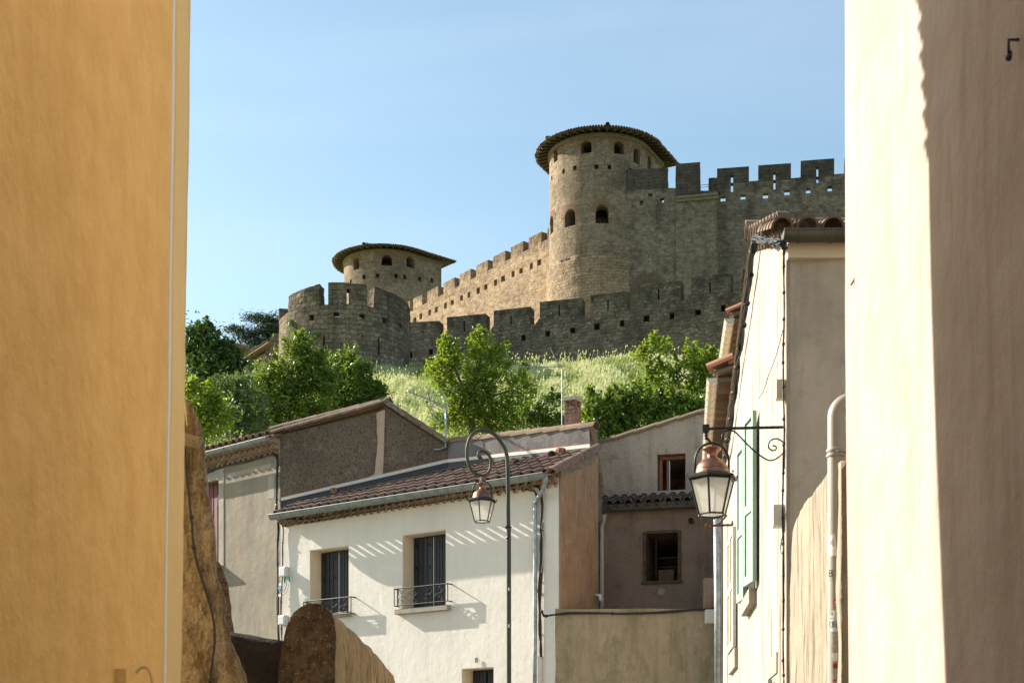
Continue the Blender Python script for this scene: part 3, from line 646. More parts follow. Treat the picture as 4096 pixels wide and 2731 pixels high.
for (px, py, s, lab) in [(1172,1300,.16,'small green plant rooted high in the bastion joints'),(1215,1360,.28,'leafy tuft growing on the bastion face above the bushes'),(1268,1342,.12,'tiny sprig growing beside the bastion arrow slit')]:
    u, Y = circ(px); c = Vector((CB.x+(RB+.1)*math.cos(u), CB.y+(RB+.1)*math.sin(u), EYE+(YH-py)/F*Y)); V_, T_ = [], []
    for k in range(7): leaves(V_, T_, [], tuple(c+Vector((rnd.uniform(-s,s)*.5, -.1, rnd.uniform(-s,s)*.8))), s*.75, 26, .13, .07, rs=rs)
    tag(leaf_obj('wall_plant', V_, T_, M['leaf_vine'], None, c), lab, 'plant')
# low wall left of the bastion
VL = VP(at(1075,1400,89).x, 89, 1, .1)
pl_wall('castle_wall', VL, [(1060,1392),(1125,1388)], [(1083,1120,1335,1332,1392)], 20, .8, M['stone_round'], M['stone_round'], 'short stone wall with a single merlon at the left flank of the round bastion', 'castle wall', holes=[(1101,1438)], hs=.4, rough=(.3,.08,2))
# distant round building + roofed building, far left
C2 = at(815, 1500, 118); T = thing('gatehouse_tower', (C2.x, C2.y, 20), 'low round stone building half hidden behind the left tree', 'tower')
b = MB(); zt = at(0,1425,118).z; b.lathe((C2.x, C2.y, 0), [(3.9,20),(3.9,zt),(0.01,zt)], 40); cut = MB()
b.build('wall', M['stone_tower'], T, smooth=R_(40))
b = MB(); b.lathe((C2.x, C2.y, 0), [(0.01,zt-.1),(4.6,zt-.1),(4.6,zt+.12),(0.01,zt+1.2)], 40)
b.build('roof', M['tile_old'], T)
p0 = at(985, 1414, 112); p1 = at(1082, 1432, 108); V2 = VP(p0.x, p0.y, p1.x-p0.x, p1.y-p0.y); T = thing('castle_house', (p0.x, p0.y, 22), 'stone castle building with a projecting tiled eave below the cedar', 'house')
b = MB(); t0 = 0; t1 = (Vector((p1.x,p1.y))-Vector((p0.x,p0.y))).length; z1 = at(0,1428,110).z
b.prism([V2.pt(-1,20), V2.pt(t1+1,20), V2.pt(t1+1,z1), V2.pt(-1,z1)], Vector((-V2.n.x*5, -V2.n.y*5, 0))); cut = MB(); cut.box(V2.pt(*V2.hit(1012,1440)), (.3,.5,.3), (V2.d.x, V2.d.y)); b.build('wall', M['stone_tower'], T, cuts=cut)
b = MB()
for k in range(int((t1+2)/.28)):
    b.tint = rnd.random(); t = -1+k*.28; n3 = Vector((V2.n.x, V2.n.y, 0)); A = V2.pt(t, z1+.18)+n3*.75; b.arc(A, A-n3*2.5+Vector((0,0,.7)), .12, .12, n=5)
b.prism([V2.pt(-1.1, z1+.08, .7), V2.pt(t1+1.1, z1+.08, .7), V2.pt(t1+1.1, z1+.9, -2.4), V2.pt(-1.1, z1+.9, -2.4)], (0,0,.06)); b.build('roof', M['tile_old'], T)
# blind brick arch on the curtain wall
RC = 0
q = VA.P(2595, 1180, .03); z0 = VA.hit(2595, 1150)[1]
arch_ring(WS, (q.x, q.y), (VA.n.x, VA.n.y), 1.3, .9, z0-.55, rw=.75, nb=24, off=.02, mt='brick_faded')
# ---------------------------------------------------------------- grass
def grass():
    n = 145000; rs = np.random.RandomState(11); Y = rs.uniform(58, 94, n); X = rs.uniform(-17, 17, n)
    patch = np.array([mnoise.noise(Vector((x*.35, y*.22, 3)))+.6*mnoise.noise(Vector((x*1.1, y*.6, 9))) for x, y in zip(X, Y)])
    z = np.array([H(a, b) for a, b in zip(X, Y)]); tall = rs.rand(n) < .022
    h = rs.uniform(.12, .38, n)*(1+.7*patch); h = np.where(tall, rs.uniform(.5, .95, n), h); w = np.where(tall, .012, rs.uniform(.018, .05, n))
    line = VO.p.y + (X-VO.p.x)*VO.d.y/VO.d.x; keep = (Y < line-.05) & ((X-CB.x)**2+(Y-CB.y)**2 > 18)
    X, Y, z, h, w, patch, tall = [q[keep] for q in (X, Y, z, h, w, patch, tall)]; n = len(X); a = rs.uniform(0, 6.28, n); ln = rs.uniform(.05, .5, n)*h
    b = np.stack([X, Y, z-.03], 1); s = np.stack([np.cos(a), np.sin(a)*.3, 0*a], 1)*w[:, None]; lean = np.stack([np.cos(a*1.7)*ln+.15*h, np.sin(a*1.7)*ln, h], 1)
    v = np.stack([b-s, b+s, b+lean*.8+s*1.1, b+lean-s*.6], 1).reshape(-1, 3)
    t = np.clip(rs.uniform(.2, .75, n)+patch*1.3+.12, 0, 1); t[tall] = rs.uniform(.45, .8, tall.sum())
    top = (b+lean)[tall]; m = len(top); hw = rs.uniform(.02, .045, m)[:, None]*np.array([[1, .4, 0]]); hl = np.stack([rs.uniform(-.02, .08, m), 0*top[:, 0], rs.uniform(.10, .2, m)], 1)
    vh = np.stack([top-hl*.5, top-hw, top+hl*.6, top+hw], 1).reshape(-1, 3)
    o = leaf_obj('grass', [v, vh], [t, rs.uniform(.5, .85, m)], M['grass'], None, (0, 70, 20)); tag(o, 'long pale grass covering the slope below the ramparts', 'grass', kind='stuff')
grass()
# ---------------------------------------------------------------- trees
def tree(name, D, lobes, mat, label, cat='tree', n=60, L=.22, W=.08, trunk=None, flat=.8, clump=.22, nclump=26, droop=.3, group=None, seed=1, depth=1.0, limbs=True):
    rs = np.random.RandomState(seed); cx = sum(l[0] for l in lobes)/len(lobes); k = D/F
    bx = (trunk if trunk else cx); gx = (bx-CX)/F*D; base = Vector((gx, D, H(gx, D)-.2)); T = thing(name, base, label, cat, group)
    V_, T_ = [], []; tb = MB(); top = min(l[1] for l in lobes); mid = at(bx, sum(l[1] for l in lobes)/len(lobes), D)
    r0 = .16 if cat == 'tree' else .07
    tb.tube([base, base.lerp(mid, .5)+Vector((rnd.uniform(-.2,.2),0,0)), mid], r0, 7, rr=[r0, r0*.8, r0*.5])
    for (px, py, r) in lobes:
        rr = r*k; yo = rs.uniform(-1, 1)*rr*.6*depth; c = at(px, py, D)+Vector((0, yo, 0))
        m0 = mid.lerp(base, rs.uniform(0, .5)); tb.tube([m0, m0.lerp(c, .5)+Vector((rs.uniform(-.2,.2), 0, .15)), c], .05, 5, rr=[r0*.5, r0*.3, r0*.12])
        nc = max(5, int(nclump*1.5*(rr/1.0)**1.6))
        for j in range(nc):
            u = rs.normal(0, 1, 3); u /= np.linalg.norm(u); rad = rr*rs.uniform(.35, 1.0)**.6; cc = c+Vector(u)*rad*1.0; cc.z = c.z+(cc.z-c.z)*(flat if flat < .5 else 1)
            if limbs and j % 3 == 0: tb.tube([c.lerp(cc, .1), cc], .02, 4, rr=[r0*.14, .008])
            nl = int(n*1.1*rs.uniform(.3, 1.6)); L_ = L*.86
            leaves(V_, T_, [], tuple(cc), clump*rs.uniform(.5, 1.5), nl, L_, W*.9, droop, flat, rs)
        if flat > .5:
            for j in range(int(3+rr*5)):
                u = rs.normal(0, 1, 3); u[2] = abs(u[2]); u /= np.linalg.norm(u); st = c+Vector(u)*rr*.8; dr = (Vector(u)*.7+Vector((0,0,.9))).normalized(); ln = rs.uniform(.25, .8)*min(1.2, rr+.35)
                for q_ in range(5): leaves(V_, T_, [], tuple(st+dr*ln*(q_/4)), .085-.012*q_, int(n*.16)+3, L, W, -.1, 1, rs)
    tb.build('trunk', M['bark'], T)
    leaf_obj('crown', V_, T_, mat, T, origin[T.name]); return T
tree('tree', 75, [(800,1375,62),(775,1440,58),(860,1405,58),(905,1440,50),(860,1480,60),(800,1510,60),(950,1455,40),(770,1340,28),(835,1335,28),(955,1500,28)], M['leaf_dark'], 'dark leafy tree at the far left beside the yellow wall', seed=2, n=46, L=.3, W=.11, trunk=850, clump=.3, nclump=20)
tree('shrub', 50, [(790,1610,60),(760,1680,60),(830,1690,60),(850,1600,40),(790,1740,60),(870,1650,50),(760,1570,30)], M['leaf_bright'], 'bright yellow-green shrub at the left edge above the garden wall', 'shrub', n=40, L=.2, W=.09, seed=3, clump=.2)
tree('shrub', 53, [(940,1545,50),(920,1620,60),(960,1690,65),(900,1720,50),(1000,1610,55),(1010,1720,60),(880,1560,28)], M['leaf_silver'], 'silvery-green drooping bush left of the large bushes', 'shrub', n=52, L=.22, W=.06, seed=4, droop=.7, clump=.2)
tree('shrub', 57, [(1180,1420,48),(1200,1500,80),(1130,1530,75),(1080,1600,85),(1240,1580,90),(1150,1660,100),(1260,1470,50),(1050,1690,80),(1200,1372,20),(1250,1690,70),(1300,1520,60),(1070,1500,40),(1030,1560,50)], M['leaf_ash'], 'large dense green bush in front of the round bastion', 'shrub', n=56, L=.22, W=.07, seed=5, clump=.23)
tree('shrub', 60, [(1350,1460,40),(1380,1530,75),(1440,1580,70),(1330,1590,85),(1450,1500,40),(1420,1650,90),(1500,1600,35),(1320,1680,80),(1400,1440,22),(1500,1640,40),(1290,1500,50),(1470,1550,50),(1515,1570,22),(1480,1650,60)], M['leaf_ash'], 'large green bush above the peak of the gabled house', 'shrub', n=56, L=.22, W=.07, seed=6, clump=.23)
tree('tree', 62, [(1795,1400,24),(1790,1450,45),(1920,1375,28),(1925,1440,55),(1985,1420,32),(1985,1500,60),(1850,1520,70),(1770,1530,45),(1900,1600,90),(1810,1620,75),(1990,1610,75),(2060,1640,55),(2080,1560,40),(1880,1700,90),(2000,1710,80),(1790,1370,12),(1925,1345,14),(1740,1480,18),(1760,1690,50)], M['leaf_bright'], 'slender young ash tree with bright leaves behind the spiral street lamp', seed=7, n=46, L=.22, W=.07, clump=.2, nclump=22, trunk=1890)
tree('shrub', 66, [(2090,1470,12),(2090,1520,22),(2110,1580,28)], M['leaf_ash'], 'thin green shoot right of the ash tree', 'shrub', n=30, L=.2, W=.08, seed=8)
tree('shrub', 60, [(2180,1640,30),(2215,1600,22),(2200,1680,35),(2150,1690,40),(2240,1690,20),(2110,1700,50)], M['leaf_ash'], 'small bushy shrub left of the brick chimney', 'shrub', n=34, L=.2, W=.07, seed=9)
tree('shrub', 58, [(2390,1620,45),(2360,1680,40),(2450,1680,70),(2500,1610,50),(2560,1680,70),(2620,1620,55),(2690,1660,60),(2770,1640,60),(2420,1720,50)], M['leaf_ash'], 'dense broad-leaved green shrub behind the pinkish house roof', 'shrub', n=40, L=.28, W=.12, seed=10, clump=.26, nclump=22)
tree('shrub', 73, [(2600,1400,32),(2660,1400,30),(2570,1430,24),(2740,1440,42),(2680,1480,42),(2800,1430,36),(2850,1430,30),(2780,1510,55),(2840,1500,40),(2640,1540,40),(2720,1570,60),(2820,1570,50),(2600,1500,20),(2560,1560,22)], M['leaf_bright'], 'airy bright-green shrub on the slope below the outer rampart', 'shrub', n=30, L=.26, W=.12, seed=12, clump=.26, nclump=16, flat=.85)
tree('cedar_tree', 140, [(1045,1268,40),(1090,1290,40),(1000,1330,30),(1060,1325,45),(1100,1340,40),(955,1322,25),(1030,1372,45),(1090,1385,50),(985,1350,30),(1070,1420,60),(1100,1300,40),(1120,1330,60),(935,1312,10)], M['leaf_cedar'], 'blue-green cedar with flat layered branches left of the round bastion', seed=13, n=70, L=.5, W=.09, clump=.62, nclump=9, flat=.22, trunk=1110, droop=.1)
# ---------------------------------------------------------------- shared house pieces
def cr(pts, k=6):
    pts = [Vector(p) for p in pts]; q = [pts[0]*2-pts[1]]+pts+[pts[-1]*2-pts[-2]]; o = []
    for i in range(1, len(q)-2):
        for j in range(k):
            t = j/k; a, b, c, d = q[i-1:i+3]; o.append(.5*((2*b)+(c-a)*t+(2*a-5*b+4*c-d)*t*t+(3*b-a-3*c+d)*t**3))
    return o+[pts[-1]]
def cable(name, label, pts, r=.012, strands=1, spread=.02, parent=None, k=8, n=5, mat=None, wob=.0, ties=0, cat='cable', group=None):
    b = MB(); base = cr(pts, k)
    for s in range(strands):
        ph = rnd.uniform(0, 9); o = []
        for i, q in enumerate(base):
            v = Vector((mnoise.noise(Vector((i*.13+ph, s*3.1, 0))), mnoise.noise(Vector((i*.13, s*3.1+ph, 5)))*.6, mnoise.noise(Vector((i*.13, s*2.1, ph)))))
            o.append(q+v*(spread*1.6 if strands > 1 else wob))
        b.tube(o, r*rnd.uniform(.7, 1.15), n)
    for i in range(ties):
        q = base[int((i+.5)/ties*(len(base)-1))]; q2 = base[min(len(base)-1, int((i+.5)/ties*(len(base)-1))+1)]; d = (q2-q).normalized()*.012
        b.tube([q-d, q+d], (r+spread*.75 if strands > 1 else r*1.5), 8)
    o = b.build(name, mat or M['cable'], parent, smooth=True)
    return tag(o, label, cat, group) if parent is None else o
def gutter(parent, V, t0, t1, z0, z1, off, r, mat, name='gutter', brackets=.5, ends=True):
    b = MB(); N = 9; secs = []
    for t, z in ((t0, z0), (t1, z1)):
        row = []
        for k in range(N+1):
            th = math.pi+math.pi*k/N; row.append((off+r*math.cos(th), z+r*math.sin(th)))
        secs.append((t, row))
    pts = [[V.pt(t, zz, o) for o, zz in row] for t, row in secs]; inn = [[V.pt(t, z+(zz-z)*.93, off+(o-off)*.93) for o, zz in row] for (t, row), z in zip(secs, (z0, z1))]
    vs = pts[0]+pts[1]+inn[0]+inn[1]; m = N+1
    fs = [[k, k+1, m+k+1, m+k] for k in range(N)]+[[2*m+k+1, 2*m+k, 3*m+k, 3*m+k+1] for k in range(N)]+[[0, m, 3*m, 2*m], [N, 2*m+N, 3*m+N, m+N]]
    fs += [[k, 2*m+k, 2*m+k+1, k+1] for k in range(N)]+[[m+k, m+k+1, 3*m+k+1, 3*m+k] for k in range(N)]
    if ends: fs += [list(range(m))[::-1], [m+k for k in range(m)]]
    b.add(vs, fs)
    b.tube([V.pt(t0, z0, off+r), V.pt(t1, z1, off+r)], r*.13, 6)
    L = abs(t1-t0); n = max(1, int(L/brackets))
    for i in range(n):
        f = (i+.5)/n; t = t0+(t1-t0)*f; z = z0+(z1-z0)*f
        b.tube([V.pt(t, z+r*1.04*math.sin(math.pi+math.pi*k/8), off+r*1.04*math.cos(math.pi+math.pi*k/8)) for k in range(9)], r*.09, 5)
    return b.build(name, mat, parent, smooth=R_(35))
def genoise(parent, V, t0, t1, ztop, rows, mat, pitch=.2, name='tile_cornice', p0=.02, dp=.10, hrow=.105):
    b = MB(); n3 = Vector((V.n.x, V.n.y, 0)); L = t1-t0; s = 1 if L > 0 else -1; n = int(abs(L)/pitch)
    for j in range(rows):
        z = ztop-hrow*(j+1); pj = p0+dp*(rows-j)
        for i in range(n):
            t = t0+s*(i+.5+.5*(j % 2))*pitch; b.tint = rnd.random(); c = V.pt(t, z+.01, 0); b.arc(c+n3*pj*rnd.uniform(.96,1.02), c-n3*.02, pitch*.46, pitch*.44, n=6, th=.015)
        b.tint = .1; b.prism([V.pt(t0, z+hrow*.99, pj-.035), V.pt(t1, z+hrow*.99, pj-.035), V.pt(t1, z+hrow*.99-.022, pj-.035), V.pt(t0, z+hrow*.99-.022, pj-.035)], -n3*(pj-.04))
        b.prism([V.pt(t0, z, pj-.07), V.pt(t1, z, pj-.07), V.pt(t1, z+hrow*.75, pj-.07), V.pt(t0, z+hrow*.75, pj-.07)], -n3*max(.01, pj-.075))
    return b.build(name, mat, parent)
def tile_roof(parent, V, t0, t1, zf, p_front, dmax, slope, mat, pitch=.27, r=.095, expo=.36, name='roof', lips=True, deck=True, over=.0, jit=.014):
    """canal tiles running up the slope; zf = roof surface height at p=0"""
    b = MB(); n3 = Vector((V.n.x, V.n.y, 0)); n = int(abs(t1-t0)/pitch); s = 1 if t1 > t0 else -1
    dm = dmax if callable(dmax) else (lambda t: dmax)
    for i in range(n):
        t = t0+s*(i+.5)*pitch; D_ = dm(t); k = 0; p = p_front+over
        while -p < D_-.1:
            e = min(expo+.1, D_+p); b.tint = rnd.random(); j = rnd.uniform(-jit, jit)
            A = V.pt(t+j, zf-p*slope+.045+.012*(k % 2), p); B = V.pt(t+j*.4, zf-(p-e)*slope+.025, p-e); b.arc(A, B, r, r*.84, n=6, th=.014); p -= expo; k += 1
        if lips == 'flat':
            tl = t+s*pitch*.5; b.tint = rnd.random(); b.box(V.pt(tl, zf-(p_front+.02)*slope-.012, p_front+.0), (.075+rnd.uniform(-.01,.01), .098, .01), (V.d.x, V.d.y))
        elif lips:
            tl = t+s*pitch*.5; b.tint = rnd.random(); b.arc(V.pt(tl, zf-(p_front+.09)*slope+.03, p_front+.09), V.pt(tl, zf-(p_front-.35)*slope+.05, p_front-.35), .09, .09, n=5, flip=-1)
    if deck:
        N = 10; b.tint = .15
        for i in range(N):
            ta = t0+(t1-t0)*i/N; tb = t0+(t1-t0)*(i+1)/N; da, db = dm(ta), dm(tb); q = lambda t, p, o: V.pt(t, zf-p*slope+o, p)
            b.box8([q(ta,p_front,-.05), q(tb,p_front,-.05), q(tb,-db,-.05), q(ta,-da,-.05)], [q(ta,p_front,.02), q(tb,p_front,.02), q(tb,-db,.02), q(ta,-da,.02)])
    return b.build(name, mat, parent)
def window_cut(cut, V, px0, px1, z0, z1, depth, front=.1):
    t0 = V.hit(px0)[0]; t1 = V.hit(px1)[0]; c = V.pt((t0+t1)/2, (z0+z1)/2, (front-depth)/2); cut.box(c, (abs(t1-t0)/2, (front+depth)/2, (z1-z0)/2), (V.d.x, V.d.y)); return t0, t1
def slab(V, t0, t1, z0, z1, o0, o1, b=None):
    b = b or MB(); b.box8([V.pt(t0,z0,o1), V.pt(t1,z0,o1), V.pt(t1,z0,o0), V.pt(t0,z0,o0)], [V.pt(t0,z1,o1), V.pt(t1,z1,o1), V.pt(t1,z1,o0), V.pt(t0,z1,o0)]); return b
def mean_z(V, px, py): return V.hit(px, py)[1]
# ---------------------------------------------------------------- white house
VW = VP(.92, 28, .816, -.577); n3W = Vector((VW.n.x, VW.n.y, 0))
WH = thing('white_house', (VW.p.x, VW.p.y, 1.5), 'off-white rendered house with anthracite shutters and red-tiled lean-to roof behind the spiral lamp', 'house')
tL = VW.hit(1122)[0]; tR = 0.0; SL = .46
zrim = VW.hit(2190, 1884, .50)[1]; zrimL = VW.hit(1080, 2062, .50)[1]; zg = 7.71
zf = 7.84                                   # roof surface at the facade plane
def roof_hit(px, py):
    rx, rz = (px-CX)/F, (YH-py)/F; ray = Vector((rx, 1.0))
    # z = zf + SL*delta, delta = -(q-p).n
    a = rz + SL*ray.dot(VW.n); c = zf + SL*VW.p.dot(VW.n) - EYE; Y = c/a
    return Vector((rx*Y, Y, EYE+rz*Y))
A0 = roof_hit(1126, 2038); A1 = roof_hit(1745, 1900); B1 = roof_hit(2362, 1810)
VG = VP(A0.x, A0.y, A1.x-A0.x, A1.y-A0.y)
Ae = VG.P(1791, 1850); VGB = VP(Ae.x, Ae.y, B1.x-Ae.x, B1.y-Ae.y)
b = MB(); b.prism([VW.pt(tL, 1.2), VW.pt(tR, 1.2), VW.pt(tR, zf-.06), VW.pt(tL, zf-.06)], -n3W*.55); cut = MB()
w1z = (mean_z(VW,1320,2452), mean_z(VW,1396,2179)); w2z = (mean_z(VW,1700,2428), mean_z(VW,1784,2116)); dz = (1.2, mean_z(VW,1976,2665))
W1 = window_cut(cut, VW, 1239, 1396, *w1z, .38); W2 = window_cut(cut, VW, 1610, 1784, *w2z, .38); W3 = window_cut(cut, VW, 1847, 1976, dz[0]+.1, dz[1], .38)
b.build('wall', M['white_wall'], WH, cuts=cut)
# reveals (cream painted lining), shutters, sills, balconies
for (ta, tb), (z0, z1), nm in ((W1, w1z, 'window'), (W2, w2z, 'window'), (W3, dz, 'door')):
    b = MB(); slab(VW, ta+.001, ta+.012, z0, z1-.002, -.375, -.004, b); slab(VW, tb-.012, tb-.001, z0, z1-.002, -.375, -.004, b); slab(VW, ta+.014, tb-.014, z1-.014, z1-.003, -.375, -.004, b)
    fr = b.build('reveal', M['reveal'], WH)
    b = MB(); tm = (ta+tb)/2+.02
    slab(VW, ta+.02, tb-.02, z0, z1-.02, -.378, -.366, b)
    for (u0, u1, q0, q1) in ((ta+.03, tm-.02, -.35, -.30), (tm+.02, tb-.03, -.30, -.34)):
        nn = 4 if u0 < tm-.1 else 7
        for i in range(nn):
            f0, f1 = i/nn, (i+1)/nn-.035; a0 = q0+(q1-q0)*f0; a1 = q0+(q1-q0)*f1
            x0, x1 = u0+(u1-u0)*f0, u0+(u1-u0)*f1
            b.box8([VW.pt(x0,z0,a0), VW.pt(x1,z0,a1), VW.pt(x1,z0,a1-.03), VW.pt(x0,z0,a0-.03)], [VW.pt(x0,z1-.05,a0), VW.pt(x1,z1-.05,a1), VW.pt(x1,z1-.05,a1-.03), VW.pt(x0,z1-.05,a0-.03)])
    sh = b.build('shutter' if nm == 'window' else 'door', M['shutter_grey'], WH)
    for f in (.22, .55, .85):
        z = z0+(z1-z0)*f
        for x in (ta+.12, tm-.12, tb-.14): slab(VW, x, x+.02, z, z+.07, -.32, -.285).build('hinge', M['iron'], sh)
    if nm == 'window':
        b = MB(); slab(VW, tm-.012, tm+.008, z0, z1-.06, -.315, -.30, b); b.build('light_slit', M['alu'], sh)  # pale strip painting the slit of light between the two leaves
def balcony(ta, tb, z0, z1):
    """iron window guard: ta..tb along the wall, z0..z1"""
    p = .145; b = MB(); tub = lambda pts, r, n=6: b.tube(pts, r, n)
    for z, r in ((z1, .015), (z0, .012)): tub([VW.pt(ta, z, 0), VW.pt(ta, z, p), VW.pt(tb, z, p), VW.pt(tb, z, 0)], r)
    for t in (ta, ta+.09, tb-.09, tb): tub([VW.pt(t, z0, p), VW.pt(t, z1, p)], .011)
    tub([VW.pt(ta, z0, .02), VW.pt(ta, z1, .02)], .009)
    rail = b.build('balcony_rail', M['iron'], WH, smooth=R_(40)); s = MB()
    h = z1-z0; zc = (z0+z1)/2; L = tb-ta-.18; u0 = ta+.09
    for seg in (0, 1):
        a = u0+L*(0 if seg == 0 else .54); w = L*.46
        s.tube([VW.pt(a if seg else a+w, z0, p), VW.pt(a if seg else a+w, z1, p)], .008, 5)
        for side in (0, 1):
            for vs in (-1, 1):
                cx_ = a+w*(.17 if side == 0 else .83); cz = zc+vs*h*.25; r0 = h*.22; pts = []
                for k in range(20):
                    th = k/19*4.2*math.pi/1.6; r = r0*(1-.8*k/19); sx = -1 if side == 0 else 1
                    pts.append(VW.pt(cx_+sx*r*math.sin(th), cz-vs*r*math.cos(th)*1.0, p))
                s.tube(pts, .0065, 5, rr=[.0065]*18+[.009,.012])
        s.tube([VW.pt(a+w*f, zc+h*g, p) for f, g in ((.17,-.03),(.30,.0),(.50,.22),(.70,.0),(.83,.03))], .006, 5)
        s.tube([VW.pt(a+w*f, zc+h*g, p) for f, g in ((.17,.03),(.30,.0),(.50,-.22),(.70,.0),(.83,-.03))], .006, 5)
    m_ = u0+L*.5; s.tube([VW.pt(m_+.018*((-1)**i), z0+h*(.08+.84*i/6), p) for i in range(7)], .006, 5)
    s.build('scrollwork', M['iron'], rail)
balcony(VW.hit(1577,2363,.145)[0], VW.hit(1791,2334,.145)[0], mean_z(VW,1700,2414)-.005, mean_z(VW,1700,2347))
balcony(W1[0]-.05, VW.hit(1404,2385,.145)[0], mean_z(VW,1404,2455), mean_z(VW,1404,2390))
for (ta, tb), z in (((VW.hit(1592,0)[0], VW.hit(1803,0)[0]), w2z[0]), ((W1[0]-.08, W1[1]+.07), w1z[0])):
    b = slab(VW, ta, tb, z-.11, z-.004, -.05, .13); b.build('sill', M['sill'], WH, bevel=.008)
# side wall and roof
dB = min(1.12, -(Vector((B1.x, B1.y))-VW.p).dot(VW.n))
VS_ = VP(VW.p.x, VW.p.y, -VW.n.x, -VW.n.y)
b = MB(); q = lambda d, z, o=0: Vector((VW.p.x-VW.n.x*d+VW.d.x*o, VW.p.y-VW.n.y*d+VW.d.y*o, z))
b.prism([q(.003,1.2), q(dB+.3,1.2), q(dB+.3, zf+SL*(dB+.3)-.07), q(.003, zf-.07)], Vector((VW.d.x, VW.d.y, 0))*.035); b.build('side_wall', M['brown_side'], WH)
pA0, pA1, pAe, pB1 = [Vector((v.x, v.y)) for v in (A0, A1, Ae, B1)]
def dmaxW(t):
    q0 = VW.p+VW.d*t; best = 3.0
    for (a, c) in ((pA0, pAe), (pAe, pB1)):
        d = c-a; den = -VW.n.x*d.y+VW.n.y*d.x; w = a-q0
        s = (w.x*d.y-w.y*d.x)/den; u = (w.x*(-VW.n.y)-w.y*(-VW.n.x))/den
        if -.25 <= u <= 1.3 and s > 0: best = min(best, s)
    return best
tile_roof(WH, VW, tL-.03, .0, zf, .24, dmaxW, SL, M['tile_red'], expo=.33, lips='flat')
gutter(WH, VW, VW.hit(1078,2060,.5)[0], -.02, zg, zg, .44, .105, M['zinc'], brackets=.62)
genoise(WH, VW, tL+.05, -.02, zf-.13, 2, M['tile_tan'], p0=-.02, dp=.085, hrow=.1)
b = MB()                                             # verge: overlapping tiles along the right edge
d = -.30
while d < dB+.1:
    b.tint = rnd.random(); b.arc(q(d, zf+SL*d+.02, .03), q(d+.3, zf+SL*(d+.3)+.055, .03), .125, .105, n=7, th=.018); d += .085
b.build('verge_tiles', M['tile_red'], WH)
b = MB(); b.prism([q(-.05, zf+SL*-.05-.12,-.12), q(dB+.1, zf+SL*dB-.12,-.12), q(dB+.1, zf+SL*dB+.06,-.12), q(-.05, zf+SL*-.05+.03,-.12)], Vector((VW.d.x, VW.d.y, 0))*.21); b.build('verge_mortar', M['stone_jamb'], WH)
# flashing band and membrane along the back walls
for (V, xa, ya, xb, yb) in ((VG, 1126, 2003, 1790, 1850), (VGB, 1793, 1850, 2362, 1790)):
    P0, P1 = V.P(xa, ya), V.P(xb, yb); n3 = Vector((V.n.x, V.n.y, 0)); u = Vector((0,0,1))
    b = MB(); b.prism([P0, P1, P1+u*.07, P0+u*.07], n3*.03); f = b.build('flashing', M['flash_white'], WH)
    b = MB(); b.prism([P0+u*.072, P1+u*.072, P1+u*.088, P0+u*.088], n3*.022); b.build('sealant', M['red_sealant'], f)
    b = MB(); b.box8([P0-u*.36+n3*.03, P1-u*.36+n3*.03, P1-u*.36, P0-u*.36], [P0-u*.004+n3*.024, P1-u*.004+n3*.024, P1-u*.004, P0-u*.004]); b.build('membrane', M['membrane'], WH)
def cowl(px, py, h=.22):
    P = roof_hit(px, py); b = MB(); b.lathe(P-Vector((0,0,.1)), [(.07,0),(.07,h*.75),(.088,h*.8),(.088,h*1.05),(.075,h*1.08),(.1,h*1.1),(.1,h*1.42),(.06,h*1.46),(.0,h*1.46)], 14)
    o = b.build('vent_cowl', M['tile_bright'], WH, smooth=R_(40))
    for k in range(6):
        w = k*math.pi/3+.3; c = P+Vector((.094*math.cos(w), .094*math.sin(w), h*1.25-.1)); MB().lathe(c, [(.0,-.022),(.016,-.016),(.022,0),(.016,.016),(0,.022)], 8).build('vent_hole_dark', M['black_ink'], o)  # black beads paint the dark of the cowl openings
cowl(1339, 1990); cowl(2243, 1835)
for (px, py) in ((1395,1975),(1700,1895),(1868,1870),(2080,1872),(2220,1840)):
    P = roof_hit(px, py); b = MB(); b.tint = rnd.random(); b.arc(P+n3W*.12+Vector((0,0,.06)), P-n3W*.2+Vector((0,0,.12)), .12, .03, n=6); b.build('vent_tile', M['tile_red'], WH)
# downpipe on the white house
zz = lambda px, py, o: VW.P(px, py, o)
P = [zz(2184,1905,.44), zz(2182,1930,.40), zz(2168,1965,.25), zz(2146,2002,.10), zz(2141,2025,.07), zz(2141,2200,.07), zz(2139,2760,.07)]
DP = tag(MB().tube(cr(P,4), .042, 12).build('downpipe', M['zinc_pale'], smooth=True), 'patchy galvanised downpipe at the right end of the white facade', 'downpipe')
for y in (2025, 2362): MB().lathe(zz(2141, y, .07), [(.043,-.03),(.052,-.02),(.05,0),(.052,.02),(.043,.03)], 12).build('collar', M['zinc_pale'], DP, org=origin[DP.name])
# black cables of the white house
cable('cable_bundle', 'thick black cable bundle beside the galvanised downpipe of the white house', [zz(2095,1940,.05), zz(2130,1935,.05), zz(2160,1960,.05), zz(2168,2010,.05), zz(2166,2120,.04), zz(2164,2250,.04), zz(2160,2400,.04), zz(2160,2520,.04), zz(2164,2625,.04)], .017, 6, .028, ties=5)
cable('cable_bundle', 'black cables strung under the eave of the white house', [zz(1137,2104,.03), zz(1200,2092,.03), zz(1290,2078,.03), zz(1443,2053,.03), zz(1634,2024,.03), zz(1800,1996,.03), zz(1930,1976,.03), zz(2050,1955,.03), zz(2130,1962,.03), zz(2150,1990,.03)], .013, 3, .016, ties=12)
cable('cable_bundle', 'black cables tucked above the line of clips right under the white house cornice', [zz(1140,2075,.12), zz(1250,2070,.1), zz(1450,2035,.12), zz(1634,2003,.12), zz(1800,1976,.12), zz(1930,1955,.12), zz(2060,1940,.1), zz(2140,1925,.08)], .013, 3, .02, ties=9)
